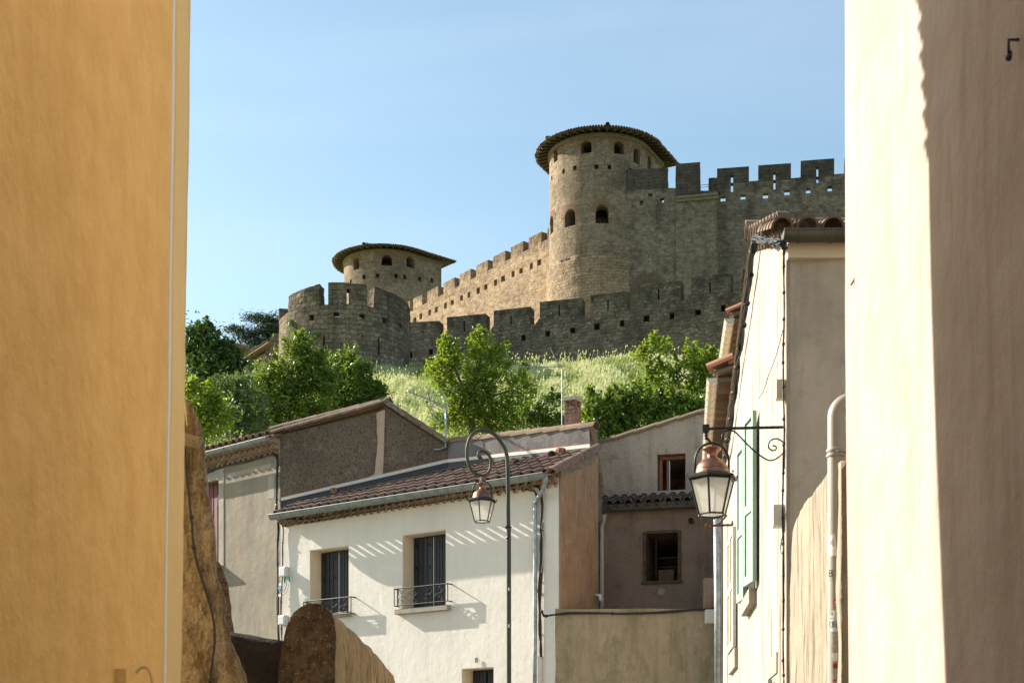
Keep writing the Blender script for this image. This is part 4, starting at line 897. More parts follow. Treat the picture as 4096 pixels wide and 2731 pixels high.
cable('cable_bundle', 'thick black vertical cable bundle between the grey house and the white house', [zz(1104,2015,.1), zz(1107,2060,.1), zz(1112,2100,.08), zz(1110,2200,.08), zz(1111,2350,.08), zz(1112,2500,.08), zz(1114,2600,.08)], .02, 4, .022, ties=8)
cable('cable_bundle', 'thinner black cables running down to the grey meter boxes on the white house', [zz(1112,2078,.1), zz(1124,2095,.06), zz(1133,2110,.05), zz(1131,2180,.05), zz(1130,2270,.05), zz(1126,2380,.05), zz(1126,2480,.05), zz(1128,2560,.05)], .012, 3, .014, ties=6)
cable('cable', 'thin white wire looping beside the black bundle on the white house', [zz(2172,1965,.05), zz(2180,2040,.05), zz(2168,2100,.05), zz(2176,2200,.05), zz(2164,2290,.05)], .006, mat=M['flash_white'])
CD = tag(slab(VW, VW.hit(2157)[0], VW.hit(2170)[0], 1.2, mean_z(VW,2164,2622), .0, .06).build('conduit', M['pvc_white'], bevel=.01), 'white plastic conduit at the foot of the cable bundle', 'conduit')
def mbox(px0, px1, py0, py1, label, V=VW, d=.13, mat='box_white'):
    ta, z1 = V.hit(px0, py0); tb, z0 = V.hit(px1, py1); T_ = slab(V, ta, tb, z0, z1, .0, d).build('meter_box', M[mat], bevel=.02); tag(T_, label, 'utility box')
    slab(V, ta+(tb-ta)*.12, tb-(tb-ta)*.12, z0+(z1-z0)*.1, z0+(z1-z0)*.8, d+.001, d+.008).build('cover', M[mat], T_, org=origin[T_.name]); return T_
mbox(1131, 1157, 2269, 2306, 'small white junction box with loose wires, upper one on the white house corner')
mbox(1127, 1153, 2462, 2498, 'pale plastic box, lower one on the white house corner')
b = [('cable', 'thin loop of wires hanging below the upper junction box', [zz(1140,2306,.09), zz(1146,2335,.1), zz(1135,2365,.12), zz(1123,2362,.08), zz(1120,2330,.05)], .006),
     ('cable', 'second wire loop hanging below the upper junction box', [zz(1152,2306,.09), zz(1156,2330,.14), zz(1145,2368,.16), zz(1128,2380,.09)], .006)]
for nm, lb, p_, r_ in b: cable(nm, lb, p_, r_)
for px, py, m_ in ((1138,2320,'green_conn'),(1156,2314,'green_conn')):
    tag(MB().tube([zz(px,py-10,.1), zz(px,py+10,.1)], .02, 8).build('connector', M[m_]), 'green plastic connector under the junction box, '+('left one' if px < 1145 else 'right one'), 'connector', 'green wire connectors')
for px, py in ((1136,2338),(1133,2352),(1134,2381)): 
    k = (1136,1133,1134).index(px); tag(slab(VW, VW.hit(px-5)[0], VW.hit(px+5)[0], mean_z(VW,px,py+6), mean_z(VW,px,py-5), .12, .125).build('cable_tag', M['white_paper' if k != 1 else 'blue_paper']), ['white tag on the wires just under the junction box','blue tag hanging under the junction box','white tag at the bottom of the wire loop'][k], 'tag')
def text(body, size, name, mat, parent, fn, ext=.002, org=None, label=None):
    cu = bpy.data.curves.new(name, 'FONT'); cu.body = body; cu.size = size; cu.extrude = ext; cu.align_x = 'CENTER'; cu.align_y = 'CENTER'; cu.resolution_u = 3
    o = bpy.data.objects.new('tmp', cu); COL.objects.link(o); dg = bpy.context.evaluated_depsgraph_get(); dg.update()
    me = bpy.data.meshes.new_from_object(o.evaluated_get(dg)); bpy.data.objects.remove(o)
    org = org if org is not None else origin[parent.name] if parent else fn(Vector((0,0,0)))
    for v in me.vertices: v.co = fn(v.co.copy())-org
    me.materials.clear(); me.materials.append(mat); o = bpy.data.objects.new(name, me); COL.objects.link(o)
    if parent: o.parent = parent
    else: o.location = org
    origin[o.name] = org; return o
t8, z8 = VW.hit(1909, 2640)
tag(text('8', .15, 'house_number', M['iron'], None, lambda v: VW.pt(t8+v.x, z8+v.y, .03+v.z), .006), 'small dark numeral 8 fixed above the white house door', 'house number')
# ---------------------------------------------------------------- gabled roughcast building (left) + its front
VH = VP(A0.x-.02, A0.y+.03, .756, -.654); n3H = Vector((VH.n.x, VH.n.y, 0)); n3G = Vector((VG.n.x, VG.n.y, 0))
GH = thing('grey_gabled_house', (A0.x, A0.y, 1.5), 'worn grey house with roughcast gable and red shutter, left of the white house', 'house')
b = MB(); pk = [VG.P(1124,1800), VG.P(1102,1742), VG.P(1300,1697), VG.P(1506,1648), VG.P(1540,1624), VG.P(1700,1732), VG.P(1791,1784)]
b.prism([VG.pt(VG.hit(1124,2731)[0], 1.2)]+pk+[VG.pt(VG.hit(1791,2731)[0], 1.2)], -n3G*.3); b.build('gable_wall', M['rough_dark'], GH)
b = MB(); b.prism([VG.P(1507,1652,.0), VG.P(1541,1640,.0), VG.P(1537,1800,.0), VG.P(1533,1903,.0), VG.P(1455,1922,0), VG.P(1500,1895,0), VG.P(1512,1780,.0)], n3G*.025); b.build('render_band', M['pink'], GH, rough=(.1,.02,6))
def tline(V, P0, P1, o, r, step, mat, name, parent, dz=0.0, n=7, seed=0, over=.12):
    A, B = V.P(*P0), V.P(*P1); L = (B-A).length; d = (B-A)/L; nn = Vector((V.n.x, V.n.y, 0)); b = MB(); s = 0
    while s < L:
        b.tint = rnd.random(); b.arc(A+d*s+nn*o+Vector((0,0,dz)), A+d*min(L+.1, s+step+over)+nn*o+Vector((0,0,dz+.035)), r, r*.85, n=n, th=.018); s += step
    return b.build(name, mat, parent)
tline(VG, (1096,1742), (1538,1622), .06, .115, .36, M['tile_brown'], 'rake_tiles', GH, dz=.0)
tline(VG, (1075,1728), (1540,1612), -.14, .13, .36, M['tile_brown'], 'rake_tiles', GH, dz=.03)
tline(VG, (1790,1778), (1540,1618), .03, .115, .4, M['tile_old'], 'rake_tiles', GH, dz=.0)
b = MB(); A_, B_, C_ = VG.P(1080,1735,-.1), VG.P(1540,1615,-.1), VG.P(1790,1775,-.1)
for P0, P1 in ((A_, B_), (B_, C_)): b.prism([P0, P1, P1-n3G*4, P0-n3G*4], Vector((0,0,-.06)))
b.build('roof', M['tile_old'], GH)
zH = VH.hit(1078, 1748, .42)[1]
tHL = VH.hit(700)[0]; b = MB(); cut = MB()
b.prism([VH.pt(tHL,0), VH.pt(-.02,0), VH.pt(-.02,zH+.05), VH.pt(tHL,zH+.05)], -n3H*.5)
sz0, sz1 = mean_z(VH,860,2262), mean_z(VH,860,1922); ts0, ts1 = window_cut(cut, VH, 770, 877, sz0, sz1, .22)
b.build('front_wall', M['left_house'], GH, cuts=cut)
b = MB(); slab(VH, ts1, ts1+.19, sz0-.05, sz1+.25, .0, .018, b); slab(VH, ts0-.15, ts1-.002, sz1+.003, sz1+.25, .0, .018, b); b.build('window_trim', M['left_trim'], GH)
b = MB(); slab(VH, ts0+.05, ts1-.02, sz0, sz1-.03, -.20, -.16, b)
for i in range(7): slab(VH, ts1-.24, ts1-.12, sz1-.25-i*.05, sz1-.225-i*.05, -.158, -.14, b)
for i in range(5): slab(VH, ts0+.1+i*.17, ts0+.115+i*.17, sz0, sz1-.04, -.158, -.15, b)
b.build('shutter', M['shutter_red'], GH)
b = MB(); b.prism([VH.pt(ts0-.2, sz0-.02, .0), VH.pt(ts0-.2, sz0-.02, .24), VH.pt(ts0-.2, sz0-.07, .24), VH.pt(ts0-.2, sz0-.17, .10), VH.pt(ts0-.2, sz0-.17, .0)], Vector((VH.d.x, VH.d.y, 0))*(ts1-ts0+.36)); b.build('sill', M['sill'], GH)
b = MB()                                            # pale cement patches
for (x0, y0, x1, y1) in ((905,1895,1085,1870),(1073,1905,1098,1990)):
    ta, za = VH.hit(x0, y0); tb, zb = VH.hit(x1, y1); slab(VH, min(ta,tb), min(-.03,max(ta,tb)), min(za,zb), max(za,zb), .0, .006, b)
b.build('cement_patch', M['left_trim'], GH)
tile_roof(GH, VH, tHL, .02, zH+.17, .24, 1.6, .3, M['tile_old'], pitch=.25, r=.10, lips='flat')
gutter(GH, VH, tHL, .06, zH, zH, .42, .085, M['zinc'], brackets=.9)
genoise(GH, VH, tHL, .0, zH+.06, 3, M['tile_tan'], p0=0, dp=.09, hrow=.115)
cable('cable_bundle', 'black cables under the scalloped cornice of the grey gabled house, turning down at its corner', [VH.P(800,1900,.04), VH.P(900,1862,.04), VH.P(1000,1838,.04), VH.P(1080,1818,.05), VH.P(1104,1822,.05), VH.P(1108,1860,.05), VH.P(1107,1950,.05), VH.P(1105,2040,.05)], .016, 5, .03, ties=7)
# grey band building behind, chimney
GB = thing('grey_annexe', (Ae.x, Ae.y, 1.5), 'low grey mottled wall of the house behind, with clay coping under the brick chimney', 'house')
n3B = Vector((VGB.n.x, VGB.n.y, 0)); b = MB(); tb0 = VGB.hit(1793)[0]; tb1 = VGB.hit(2358)[0]
b.prism([VGB.pt(tb0,1.2), VGB.pt(tb1,1.2), VGB.P(2358,1708), VGB.P(1793,1768)], -n3B*.28); b.build('wall', M['grey_band'], GB)
tline(VGB, (1793,1766), (2360,1704), -.1, .14, .46, M['tile_old'], 'coping_tiles', GB, dz=-.04, over=.06)
E0, E1 = VGB.P(2360,1712,.02), at(2404,1975,30.2)
b = MB(); b.prism([VGB.P(2359,1712), at(2400,1965,30.4), at(2404,2080,30.4), VGB.P(2359,2080)], Vector((.05,.25,0))); b.build('side_wall', M['stone_jamb'], GB)
b = MB(); 
for k in range(26):
    f = k/26; A = E0.lerp(E1, f); B = E0.lerp(E1, f+.05); b.tint = rnd.random(); b.arc(B+Vector((.03,-.03,0)), A+Vector((0,-.03,.04)), .07, .06, n=5, up=(.5,-.5,.6))
b.build('verge_tiles', M['tile_old'], GB)
b = MB(); b.prism([VGB.P(1793,1764,-.28), VGB.P(2359,1706,-.28), VGB.P(2359,1706,-3), VGB.P(1793,1764,-3)], (0,0,-.1)); b.build('roof', M['tile_old'], GB)
cc = at(2291, 1700, 34.5); CH = thing('chimney', (cc.x, cc.y, cc.z-1.2), 'small brick chimney with open stone cap above the grey coping wall', 'chimney'); zt = lambda y: at(0, y, 34.5).z; ax = (.86,-.5)
brk = masonry('chimney_brick', (.22,.10,.06), (.15,.085,.055), (.20,.17,.13), .24, .085, .016, soot=.5, irr=.02, bd=.02)
b = MB(); b.box((cc.x, cc.y, (cc.z-1.2+zt(1632))/2), (.15,.15,(zt(1632)-cc.z+1.2)/2), ax); b.build('stack', brk, CH)
for i in (-1,1):
    for j in (-1,1): b = MB(); b.box((cc.x+ax[0]*.11*i-ax[1]*.11*j, cc.y+ax[1]*.11*i+ax[0]*.11*j, (zt(1632)+zt(1607))/2), (.04,.04,(zt(1607)-zt(1632))/2), ax); b.build('post', brk, CH)
b = MB(); b.box((cc.x, cc.y, (zt(1607)+zt(1590))/2), (.175,.175,(zt(1590)-zt(1607))/2-.002), ax); b.build('cap', M['sill'], CH, bevel=.01)
# antennas
def yagi(T_, P0, P1, n, L, el, mat=M['alu'], r=.009):
    d = (P1-P0); b = MB(); b.tube([P0, P1], r*1.5, 6)
    for i in range(n): c = P0.lerp(P1, (i+.3)/n); b.tube([c-el*L(i/n), c+el*L(i/n)], r*.75, 5)
    b.build('boom', mat, T_)
pb = VG.P(1783, 1775, .05); T_ = thing('tv_antenna', pb, 'aluminium rooftop aerial with grid reflector on the grey gable, left of the ash tree', 'antenna')
b = MB(); pt_ = Vector((pb.x, pb.y, VG.P(1783,1640,.05).z)); b.tube(cr([VG.P(1738,1795,.02), VG.P(1750,1798,.06), VG.P(1775,1790,.06), pb, pt_], 4), .02, 7); b.build('mast', M['zinc_pale'], T_, smooth=True)
s = pb.y/F; W3 = lambda px, py, dy=0: Vector(((px-CX)*s, pb.y+dy, EYE+(YH-py)*s))
yagi(T_, W3(1636,1588,-.5), W3(1790,1625,.1), 12, lambda f: .10, Vector((.62,.6,.5)).normalized())
yagi(T_, W3(1720,1600,.0), W3(1740,1680,.0), 1, lambda f: .1, Vector((.6,.6,.2)).normalized())
for cpx, cpy, tl in ((1757,1590,1),(1745,1655,-1)):
    b = MB(); a_ = Vector((.5,.3,.12*tl)).normalized(); u_ = Vector((-.45,.2,tl*.9)).normalized(); c = W3(cpx, cpy)
    for i in range(6): b.tube([c+a_*.17-u_*.2+u_*.08*i, c-a_*.17-u_*.2+u_*.08*i], .007, 5)
    for i in (-1,1): b.tube([c+a_*.17*i-u_*.22, c+a_*.17*i+u_*.22], .009, 5)
    b.build('reflector', M['alu'], T_)
Y2 = 34.3; pb = at(2248, 1705, Y2); pb = Vector((pb.x, pb.y, pb.z-.4)); T_ = thing('tv_antenna', pb, 'long horizontal comb aerial with tilted reflector on a tall mast beside the chimney', 'antenna')
b = MB(); b.tube([pb, at(2248,1475,Y2), at(2244,1462,Y2), at(2232,1462,Y2)], .013, 7); b.build('mast', M['zinc_pale'], T_)
yagi(T_, at(2048,1469,Y2), at(2256,1466,Y2), 15, lambda f: .06, Vector((.25,.55,.75)).normalized(), r=.006)
b = MB(); q0 = at(2204,1400,Y2); q1 = at(2237,1466,Y2); wv = Vector((.09,.3,-.12))
for i in (0,1): b.tube([q0+wv*i*.4-wv*.2, q1+wv*i*.4-wv*.2], .009, 5)
for i in range(11): c = q0.lerp(q1, i/10); b.tube([c-wv*.25, c+wv*.25], .006, 5)
b.build('reflector', M['alu'], T_)
# ---------------------------------------------------------------- pink house
VK = VP((2400-CX)/F*31, 31, 4.2, -1); n3K = Vector((VK.n.x, VK.n.y, 0))
PH = thing('pinkish_house', (VK.p.x, VK.p.y, 1.8), 'pinkish roughcast house in shade with two dark open windows and a strip of clay tiles', 'house')
zk = VK.hit(2400, 2040, 0)[1]; tk0 = VK.hit(2374)[0]; tk1 = VK.hit(2900)[0]
b = MB(); cut = MB(); b.prism([VK.pt(tk0,1.5), VK.pt(tk1,1.5), VK.pt(tk1,zk-.02), VK.pt(tk0,zk-.02)], -n3K*4.5)
lz0, lz1 = mean_z(VK,2650,2322), mean_z(VK,2650,2124); l0, l1 = window_cut(cut, VK, 2575, 2722, lz0, lz1, 3.2)
b.build('lower_wall', M['pink_brown'], PH, cuts=cut)
b = MB(); w = .055
for (u0,u1,v0,v1) in ((l0-.02,l0+w,lz0,lz1),(l1-w,l1+.02,lz0,lz1),(l0+w,l1-w,lz1-w*.8,lz1+.02)): slab(VK,u0,u1,v0,v1,-.1,.025,b)
f_ = b.build('window_frame', M['frame_old'], PH); slab(VK, l0-.05, l1+.05, lz0-.06, lz0-.003, -.06, .06).build('sill', M['frame_old'], f_)
b = MB(); 
for (u,v,w_,h_) in ((l0+.14,lz0+.2,.03,.9),(l0+.25,lz0+.42,.4,.02),(l0+.2,lz0+.62,.5,.02)): slab(VK,u,u+w_,v,v+h_,-.9,-.85,b)
b.build('shelf_rack', M['frame_old'], PH)
bx = slab(VK, VK.hit(2629)[0], VK.hit(2690)[0], lz0+.0, mean_z(VK,2660,2272), -.55, -.2).build('cardboard_box', M['cardboard']); tag(bx, 'brown cardboard box standing on the sill of the lower dark window', 'box')
slab(VK, VK.hit(2651)[0], VK.hit(2670)[0], mean_z(VK,2660,2284), mean_z(VK,2660,2278), -.199, -.196).build('hand_hole_dark', M['black_ink'], bx, org=origin[bx.name])  # black slab painting the shade inside the hand opening
VK2 = VP(VK.p.x-VK.n.x*.95, VK.p.y-VK.n.y*.95, 4.2, -1)
b = MB(); cut = MB(); b.prism([VK2.pt(VK2.hit(2374)[0],zk-.1), VK2.pt(VK2.hit(2925)[0],zk-.1), VK2.P(2925,1612), VK2.P(2374,1780)], -n3K*3.5)
uz0, uz1 = mean_z(VK2,2680,1960), mean_z(VK2,2680,1815); u0, u1 = window_cut(cut, VK2, 2628, 2742, uz0, uz1, 2.6); b.build('upper_wall', M['pink'], PH, cuts=cut)
b = MB(); w = .06
for (x0,x1,v0,v1) in ((u0+.04,u0+.04+w,uz0+.02,uz1-.05),(u0+.04,u1,uz0,uz0+.03),(u0+.04,u1-.01,uz1-.09,uz1-.02),(u0+.2,u0+.235,uz0+.03,uz1-.1)): slab(VK2,x0,x1,v0,v1,-.2,-.14,b)
f_ = b.build('window_frame', M['frame_orange'], PH); slab(VK2, u0+.245, u0+.27, uz0+.04, uz1-.12, -.19, -.17).build('window_edge', M['box_white'], f_)
tline(VK2, (2368,1780), (2930,1610), -.06, .12, .5, M['tile_old'], 'coping_tiles', PH, dz=-.05, over=.05)
tile_roof(PH, VK, tk0+.02, VK.hit(2850)[0], zk+.10, .10, .93, .33, M['tile_brown'], pitch=.215, r=.085, expo=.17, lips=True, jit=.02)
gutter(PH, VK, tk0+.05, VK.hit(2850)[0], zk-.02, zk-.02, .19, .07, M['zinc_dark'], brackets=.8)
tag(MB().tube(cr([VK.P(2418,2056,.19), VK.P(2416,2075,.15), VK.P(2409,2100,.08), VK.P(2408,2115,.07), VK.P(2408,2250,.07), VK.P(2408,2440,.07)],4), .042, 10).build('downpipe', M['pvc_white'], smooth=True), 'white plastic downpipe in the corner between the brown wall and the pinkish house', 'downpipe')
P = VK.P(2766, 2085); o = MB().tube([P-n3K*.05, P+n3K*.16], .05, 14, cap=False).build('vent_pipe', M['zinc_dark']); tag(o, 'short dark vent pipe stub poking out above the lower window', 'vent pipe')
P = VK.P(2645, 2366); b = MB(); a_ = Vector((VK.d.x, VK.d.y, 0)); ring_ = [P+n3K*.02+(a_*math.cos(w)+Vector((0,0,1))*math.sin(w))*.085 for w in [2*math.pi*k/20 for k in range(21)]]
b.tube(ring_, .012, 6, cap=False); b.prism([P+(a_*math.cos(w)+Vector((0,0,1))*math.sin(w))*.08 for w in [2*math.pi*k/20 for k in range(20)]], n3K*.015)
tag(b.build('vent_grille', M['pvc']), 'round plastic vent plate below the lower window of the pinkish house', 'vent')
P = q(1.28, mean_z(VW, 2235, 2350), .04); o = MB().tube([P, P+Vector((VW.d.x,VW.d.y,0))*.12+Vector((0,0,-.02)), P+Vector((VW.d.x,VW.d.y,0))*.14+Vector((0,0,-.14))], .035, 10).build('wall_lamp', M['box_white'], smooth=True); tag(o, 'small metal wall light low on the brown side wall', 'lamp')
# low mossy wall
VLW = VP((2221-CX)/F*27.93, 27.93, 1, .0); zl = mean_z(VLW, 2500, 2434)
b = MB(); b.prism([VLW.pt(0,1.0), VLW.pt(VLW.hit(2885)[0],1.0), VLW.pt(VLW.hit(2885)[0],zl), VLW.pt(0,zl)], Vector((0,.45,0)))
LW = tag(b.build('yard_wall', M['mossy'], rough=(.16,.025,2.2), smooth=False), 'mossy beige yard wall below the pinkish house, spanned by a black cable', 'wall')
cable('cable', 'black cable sagging along the top of the mossy yard wall', [VLW.P(2166,2440,.4), VLW.P(2180,2462,.3), VLW.P(2215,2455,.06), VLW.P(2300,2450,.05), VLW.P(2450,2452,.05), VLW.P(2600,2446,.05), VLW.P(2750,2440,.05), VLW.P(2830,2434,.05), VLW.P(2870,2432,.08)], .018, 2, .02, ties=3)
mbox(2817, 2868, 2440, 2496, 'square white electric box at the right end of the mossy yard wall', V=VLW, d=.2)
slab(VLW, VLW.hit(2820)[0], VLW.hit(2866)[0], zl, zl+.62, -.3, -.05).build('gate_pillar', M['pink_brown']).__setitem__('label', 'short shaded pillar standing on the right end of the mossy wall'); COL.objects[-1]['category'] = 'pillar'
# ---------------------------------------------------------------- right side houses
VM = VP(2.507, 13, .09, 1); n3M = Vector((VM.n.x, VM.n.y, 0))
MH = thing('gable_house', (2.507, 13, .5), 'tall cream gable house with mint shutters and streaked wall, right of the hanging lantern', 'house')
tend = VM.hit(2893)[0]; og = [VM.pt(.0,.3), VM.P(3133+8,978), VM.P(3075,982), VM.P(3016,988), VM.P(2944,1495), VM.P(2906,1795), VM.pt(tend, VM.hit(2893,1905)[1]), VM.pt(tend,.3)]
og[1] = VM.pt(0, 6.60)
b = MB(); b.prism(og, -n3M*.03); b.build('gable_wall', M['mid_beige'], MH)
ridge = VM.hit(3016, 988); zr = ridge[1]
b = MB(); q2 = lambda t, z, o: VM.pt(t, z, -o)
prof_ = [(0.006,.3),(0.006,6.56),(ridge[0],zr-.03),(tend-.01,VM.hit(2893,1905)[1]-.03),(tend-.01,.3)]
b.prism([q2(t,z,.032) for t,z in prof_], -n3M*4.5); b.build('side_wall', M['grey_side'], MH)
# eave on the camera-facing side: gutter + tiles, rake tile cornice on the gable
VF = VP(2.507, 13.0, 1, 0); zgf = VF.hit(3200, 908, .30)[1]
gutter(MH, VF, VF.hit(3142,0,.30)[0], 3.4, zgf, zgf, .17, .085, M['zinc_dark'], brackets=.27)
slab(VF, -.0, 3.4, zgf-.19, zgf-.02, .001, .08).build('fascia', M['reveal'], MH)
b = MB(); dirn = Vector((VM.d.x*ridge[0], VM.d.y*ridge[0], zr-6.60)).normalized()
for k in range(14):
    x0 = VF.pt(-.06+k*.23, zgf+.03, .13)
    for j in range(5): b.tint = rnd.random(); A = x0+dirn*(j*.34); b.arc(A+Vector((0,0,.03)), A+dirn*.44+Vector((0,0,.03)), .105, .09, n=8, th=.02)
b.build('roof', M['tile_brown'], MH)
b = MB(); R0 = VM.pt(-.1, 6.62, 0)
for row in (0,1):
    s_ = 0; P0 = VM.pt(-.05, 6.68-row*.13, .03-.03*row); P1 = VM.pt(ridge[0]-.1, zr+.03-row*.13, .03-.03*row); L = (P1-P0).length; n_ = int(L/.36)
    for i in range(n_): c = P0.lerp(P1, (i+.5)/n_); b.tint = rnd.random(); b.arc(c+n3M*.05, c-n3M*.06, .17, .16, n=8, th=.022, up=dirn.cross(n3M) if dirn.cross(n3M).z > 0 else n3M.cross(dirn))
b.build('rake_cornice', M['tile_brown'], MH)
tb_ = MB(); P0, P1 = VM.pt(ridge[0], zr+.0, .0), VM.pt(tend, VM.hit(2893,1905)[1]-.03, .0); L = (P1-P0).length; d_ = (P1-P0)/L; s_ = 0
while s_ < L: tb_.tint = rnd.random(); tb_.arc(P0+d_*(s_+.45), P0+d_*s_, .07, .06, n=5); s_ += .36
tb_.build('rake_tiles', M['tile_tan'], MH)
tb_ = MB()
for k in range(8): A = VM.pt(ridge[0], zr+.16, -k*.4+.1); tb_.tint = rnd.random(); tb_.arc(A, A-n3M*.45, .15, .13, n=8, th=.02)
tb_.build('ridge_tiles', M['tile_old'], MH)
cable('cable_bundle', 'thick tangle of black cables bunched under the tiles at the top of the cream gable', [VM.P(3012,962,.1), VM.P(3025,955,.12), VM.P(3050,962,.12), VM.P(3075,965,.12), VM.P(3100,968,.12), VM.P(3120,975,.12), VM.P(3134,985,.08)], .011, 10, .035, n=5, ties=0)
cable('cable_bundle', 'black cables running down the far rake of the cream gable house', [VM.P(3014,975,.08), VM.P(3002,1100,.07), VM.P(2982,1250,.07), VM.P(2962,1380,.07), VM.P(2945,1500,.07), VM.P(2928,1640,.07), VM.P(2910,1770,.07), VM.P(2898,1850,.06)], .016, 5, .032, ties=10)
cable('cable_bundle', 'black cables running vertically down the near corner of the cream gable house', [VM.P(3136,985,.04), VM.P(3135,1100,.03), VM.P(3135,1300,.03), VM.P(3132,1450,.03), VM.P(3135,1650,.03), VM.P(3134,1850,.03), VM.P(3131,2000,.03), VM.P(3133,2200,.03), VM.P(3134,2400,.03), VM.P(3132,2620,.03), VM.P(3136,2740,.03)], .008, 3, .008, ties=18)
cable('cable', 'thick black cable crossing the grey side wall under the gutter', [VF.P(3134,1000,.04), VF.P(3160,992,.06), VF.P(3230,990,.05), VF.P(3300,993,.05), VF.P(3400,988,.05)], .011, 3, .009, ties=2)
cable('cable', 'thin loose wire slanting across the streaked cream gable', [VM.P(3131,1320,.05), VM.P(3105,1420,.04), VM.P(3075,1500,.03), VM.P(3055,1560,.03), VM.P(3038,1592,.03)], .004)
def vbox(t0, t1, z0, z1, d, label, mat='box_white', name='junction_box', cat='utility box', off=0.0):
    o = slab(VM, t0, t1, z0, z1, off, off+d).build(name, M[mat], bevel=.012); return tag(o, label, cat)
za = lambda px, py: VM.hit(px, py)[1]
vbox(.02, .14, za(3134,1618), za(3134,1542), .09, 'beige floodlight-shaped box on the near corner of the cream gable, high up', 'pvc_pale')
vbox(.10, .26, za(3130,2120), za(3130,2035), .11, 'white junction box on the cream gable corner, below the lantern bracket')
cable('cable', 'small green wire loop hanging from the lower junction box on the gable', [VM.P(3134,2130,.05), VM.P(3126,2160,.05), VM.P(3122,2200,.05), VM.P(3130,2212,.05), VM.P(3136,2170,.05)], .006, mat=M['green_conn'])
# shutters and windows of the gable
def leaf(t0, o0, t1, o1, z0, z1, mat, name='shutter', rails=(0,.42,.97)):
    A, B = VM.pt(t0,0,o0), VM.pt(t1,0,o1); d = (B-A); L = d.length; d /= L; nn = Vector((d.y,-d.x,0)); nn = -nn if nn.x > 0 else nn; b = MB(); P = lambda s,z,o: Vector((A.x+d.x*s+nn.x*o, A.y+d.y*s+nn.y*o, z))
    def bx(s0,s1,w0,w1,oa,ob): b.box8([P(s0,w0,oa),P(s1,w0,oa),P(s1,w0,ob),P(s0,w0,ob)],[P(s0,w1,oa),P(s1,w1,oa),P(s1,w1,ob),P(s0,w1,ob)])
    bx(0,.07,z0,z1,0,.045); bx(L-.07,L,z0,z1,0,.045); H_ = z1-z0
    for f in rails: bx(.071,L-.071,z0+H_*f,min(z1,z0+H_*f+.1),0,.045)
    bx(.071,L-.071,z0+.1,z1-.08,.012,.028)
    return b.build(name, mat, MH)
zs0, zs1 = 3.92, 5.83
leaf(2.95,.03,3.42,.10,zs0,zs1,M['shutter_mint']); leaf(4.46,.03,4.92,.08,zs0,zs1,M['shutter_mint'])
b = slab(VM,3.47,4.42,zs0,zs1,.0,.012); b.build('window', M['dark_room'], MH)  # near-black slab paints the unlit room; no opening is cut
slab(VM,3.3,4.6,zs0-.2,zs0-.03,.0,.09).build('sill', M['sill'], MH)
b = MB(); slab(VM,6.4,7.8,5.2,5.5,0,.012,b); slab(VM,6.4,7.8,3.25,3.52,0,.05,b); b.build('window_trim', M['sill'], MH)
leaf(6.5,.02,7.1,.03,3.54,5.18,M['shutter_cream'],rails=(0,.5,.95)); leaf(7.13,.03,7.75,.02,3.54,5.18,M['shutter_cream'],rails=(0,.5,.95))
b = MB(); slab(VM,.8,1.7,2.72,2.92,0,.015,b); b.build('window_trim', M['sill'], MH); leaf(1.15,.02,1.5,.08,1.3,2.68,M['shutter_mint'])
# farther houses on the right with receding gutters
def far_house(x0, y0, ztop, x1, y1, label, depth, mat, rr=.08, gmat='pvc_pale'):
    V = VP(x0, y0, x1-x0, y1-y0); L = math.hypot(x1-x0, y1-y0); n3 = Vector((V.n.x, V.n.y, 0)); T_ = thing('townhouse', (x0, y0, 1), label, 'house')
    b = MB(); w = .32; b.prism([V.pt(0,1,-w), V.pt(L,1,-w), V.pt(L,ztop,-w), V.pt(0,ztop,-w)], -n3*depth); b.build('wall', mat, T_)
    gutter(T_, V, -.05, L, ztop, ztop, 0, rr, M[gmat], brackets=.42)
    b = MB()
    for k in range(int(L/.24)):
        t = .12+k*.24; b.tint = rnd.random(); b.arc(V.pt(t,ztop+.08,-.05), V.pt(t,ztop+.5,-1.3), .11, .1, n=6)
        b.arc(V.pt(t,ztop-.04,-.1), V.pt(t,ztop-.04,-.4), .10, .1, n=5)
    b.prism([V.pt(-.1,ztop+.05,-.06), V.pt(L,ztop+.05,-.06), V.pt(L,ztop+.5,-1.5), V.pt(-.1,ztop+.5,-1.5)], (0,0,.04)); b.build('roof', M['tile_brown'], T_)
    b = MB(); b.tint = .5
    for k in range(3): b.arc(V.pt(.06,ztop+.14+k*.06,.06-k*.33), V.pt(-.0,ztop+.28+k*.06,-.34-k*.33), .12, .12, n=7)
    b.build('verge_tiles', M['tile_bright'], T_); return T_, V
far_house(3.10, 22.0, 7.92, 4.05, 29.9, 'narrow rendered townhouse with pale gutter seen from below, just beyond the cream gable', 3, M['near_beige'])
far_house(5.02, 32.8, 12.4, 5.48, 37.3, 'farther townhouse with a higher pale gutter above the first one', 3, M['near_beige'], rr=.11)
tag(MB().tube([at(2869,2075,21.85), at(2872,2400,21.85), at(2874,2760,21.85)], .06, 14).build('downpipe', M['zinc_pale'], smooth=True), 'tall pale downpipe behind the hanging lantern, at the end of the cream gable house', 'downpipe')
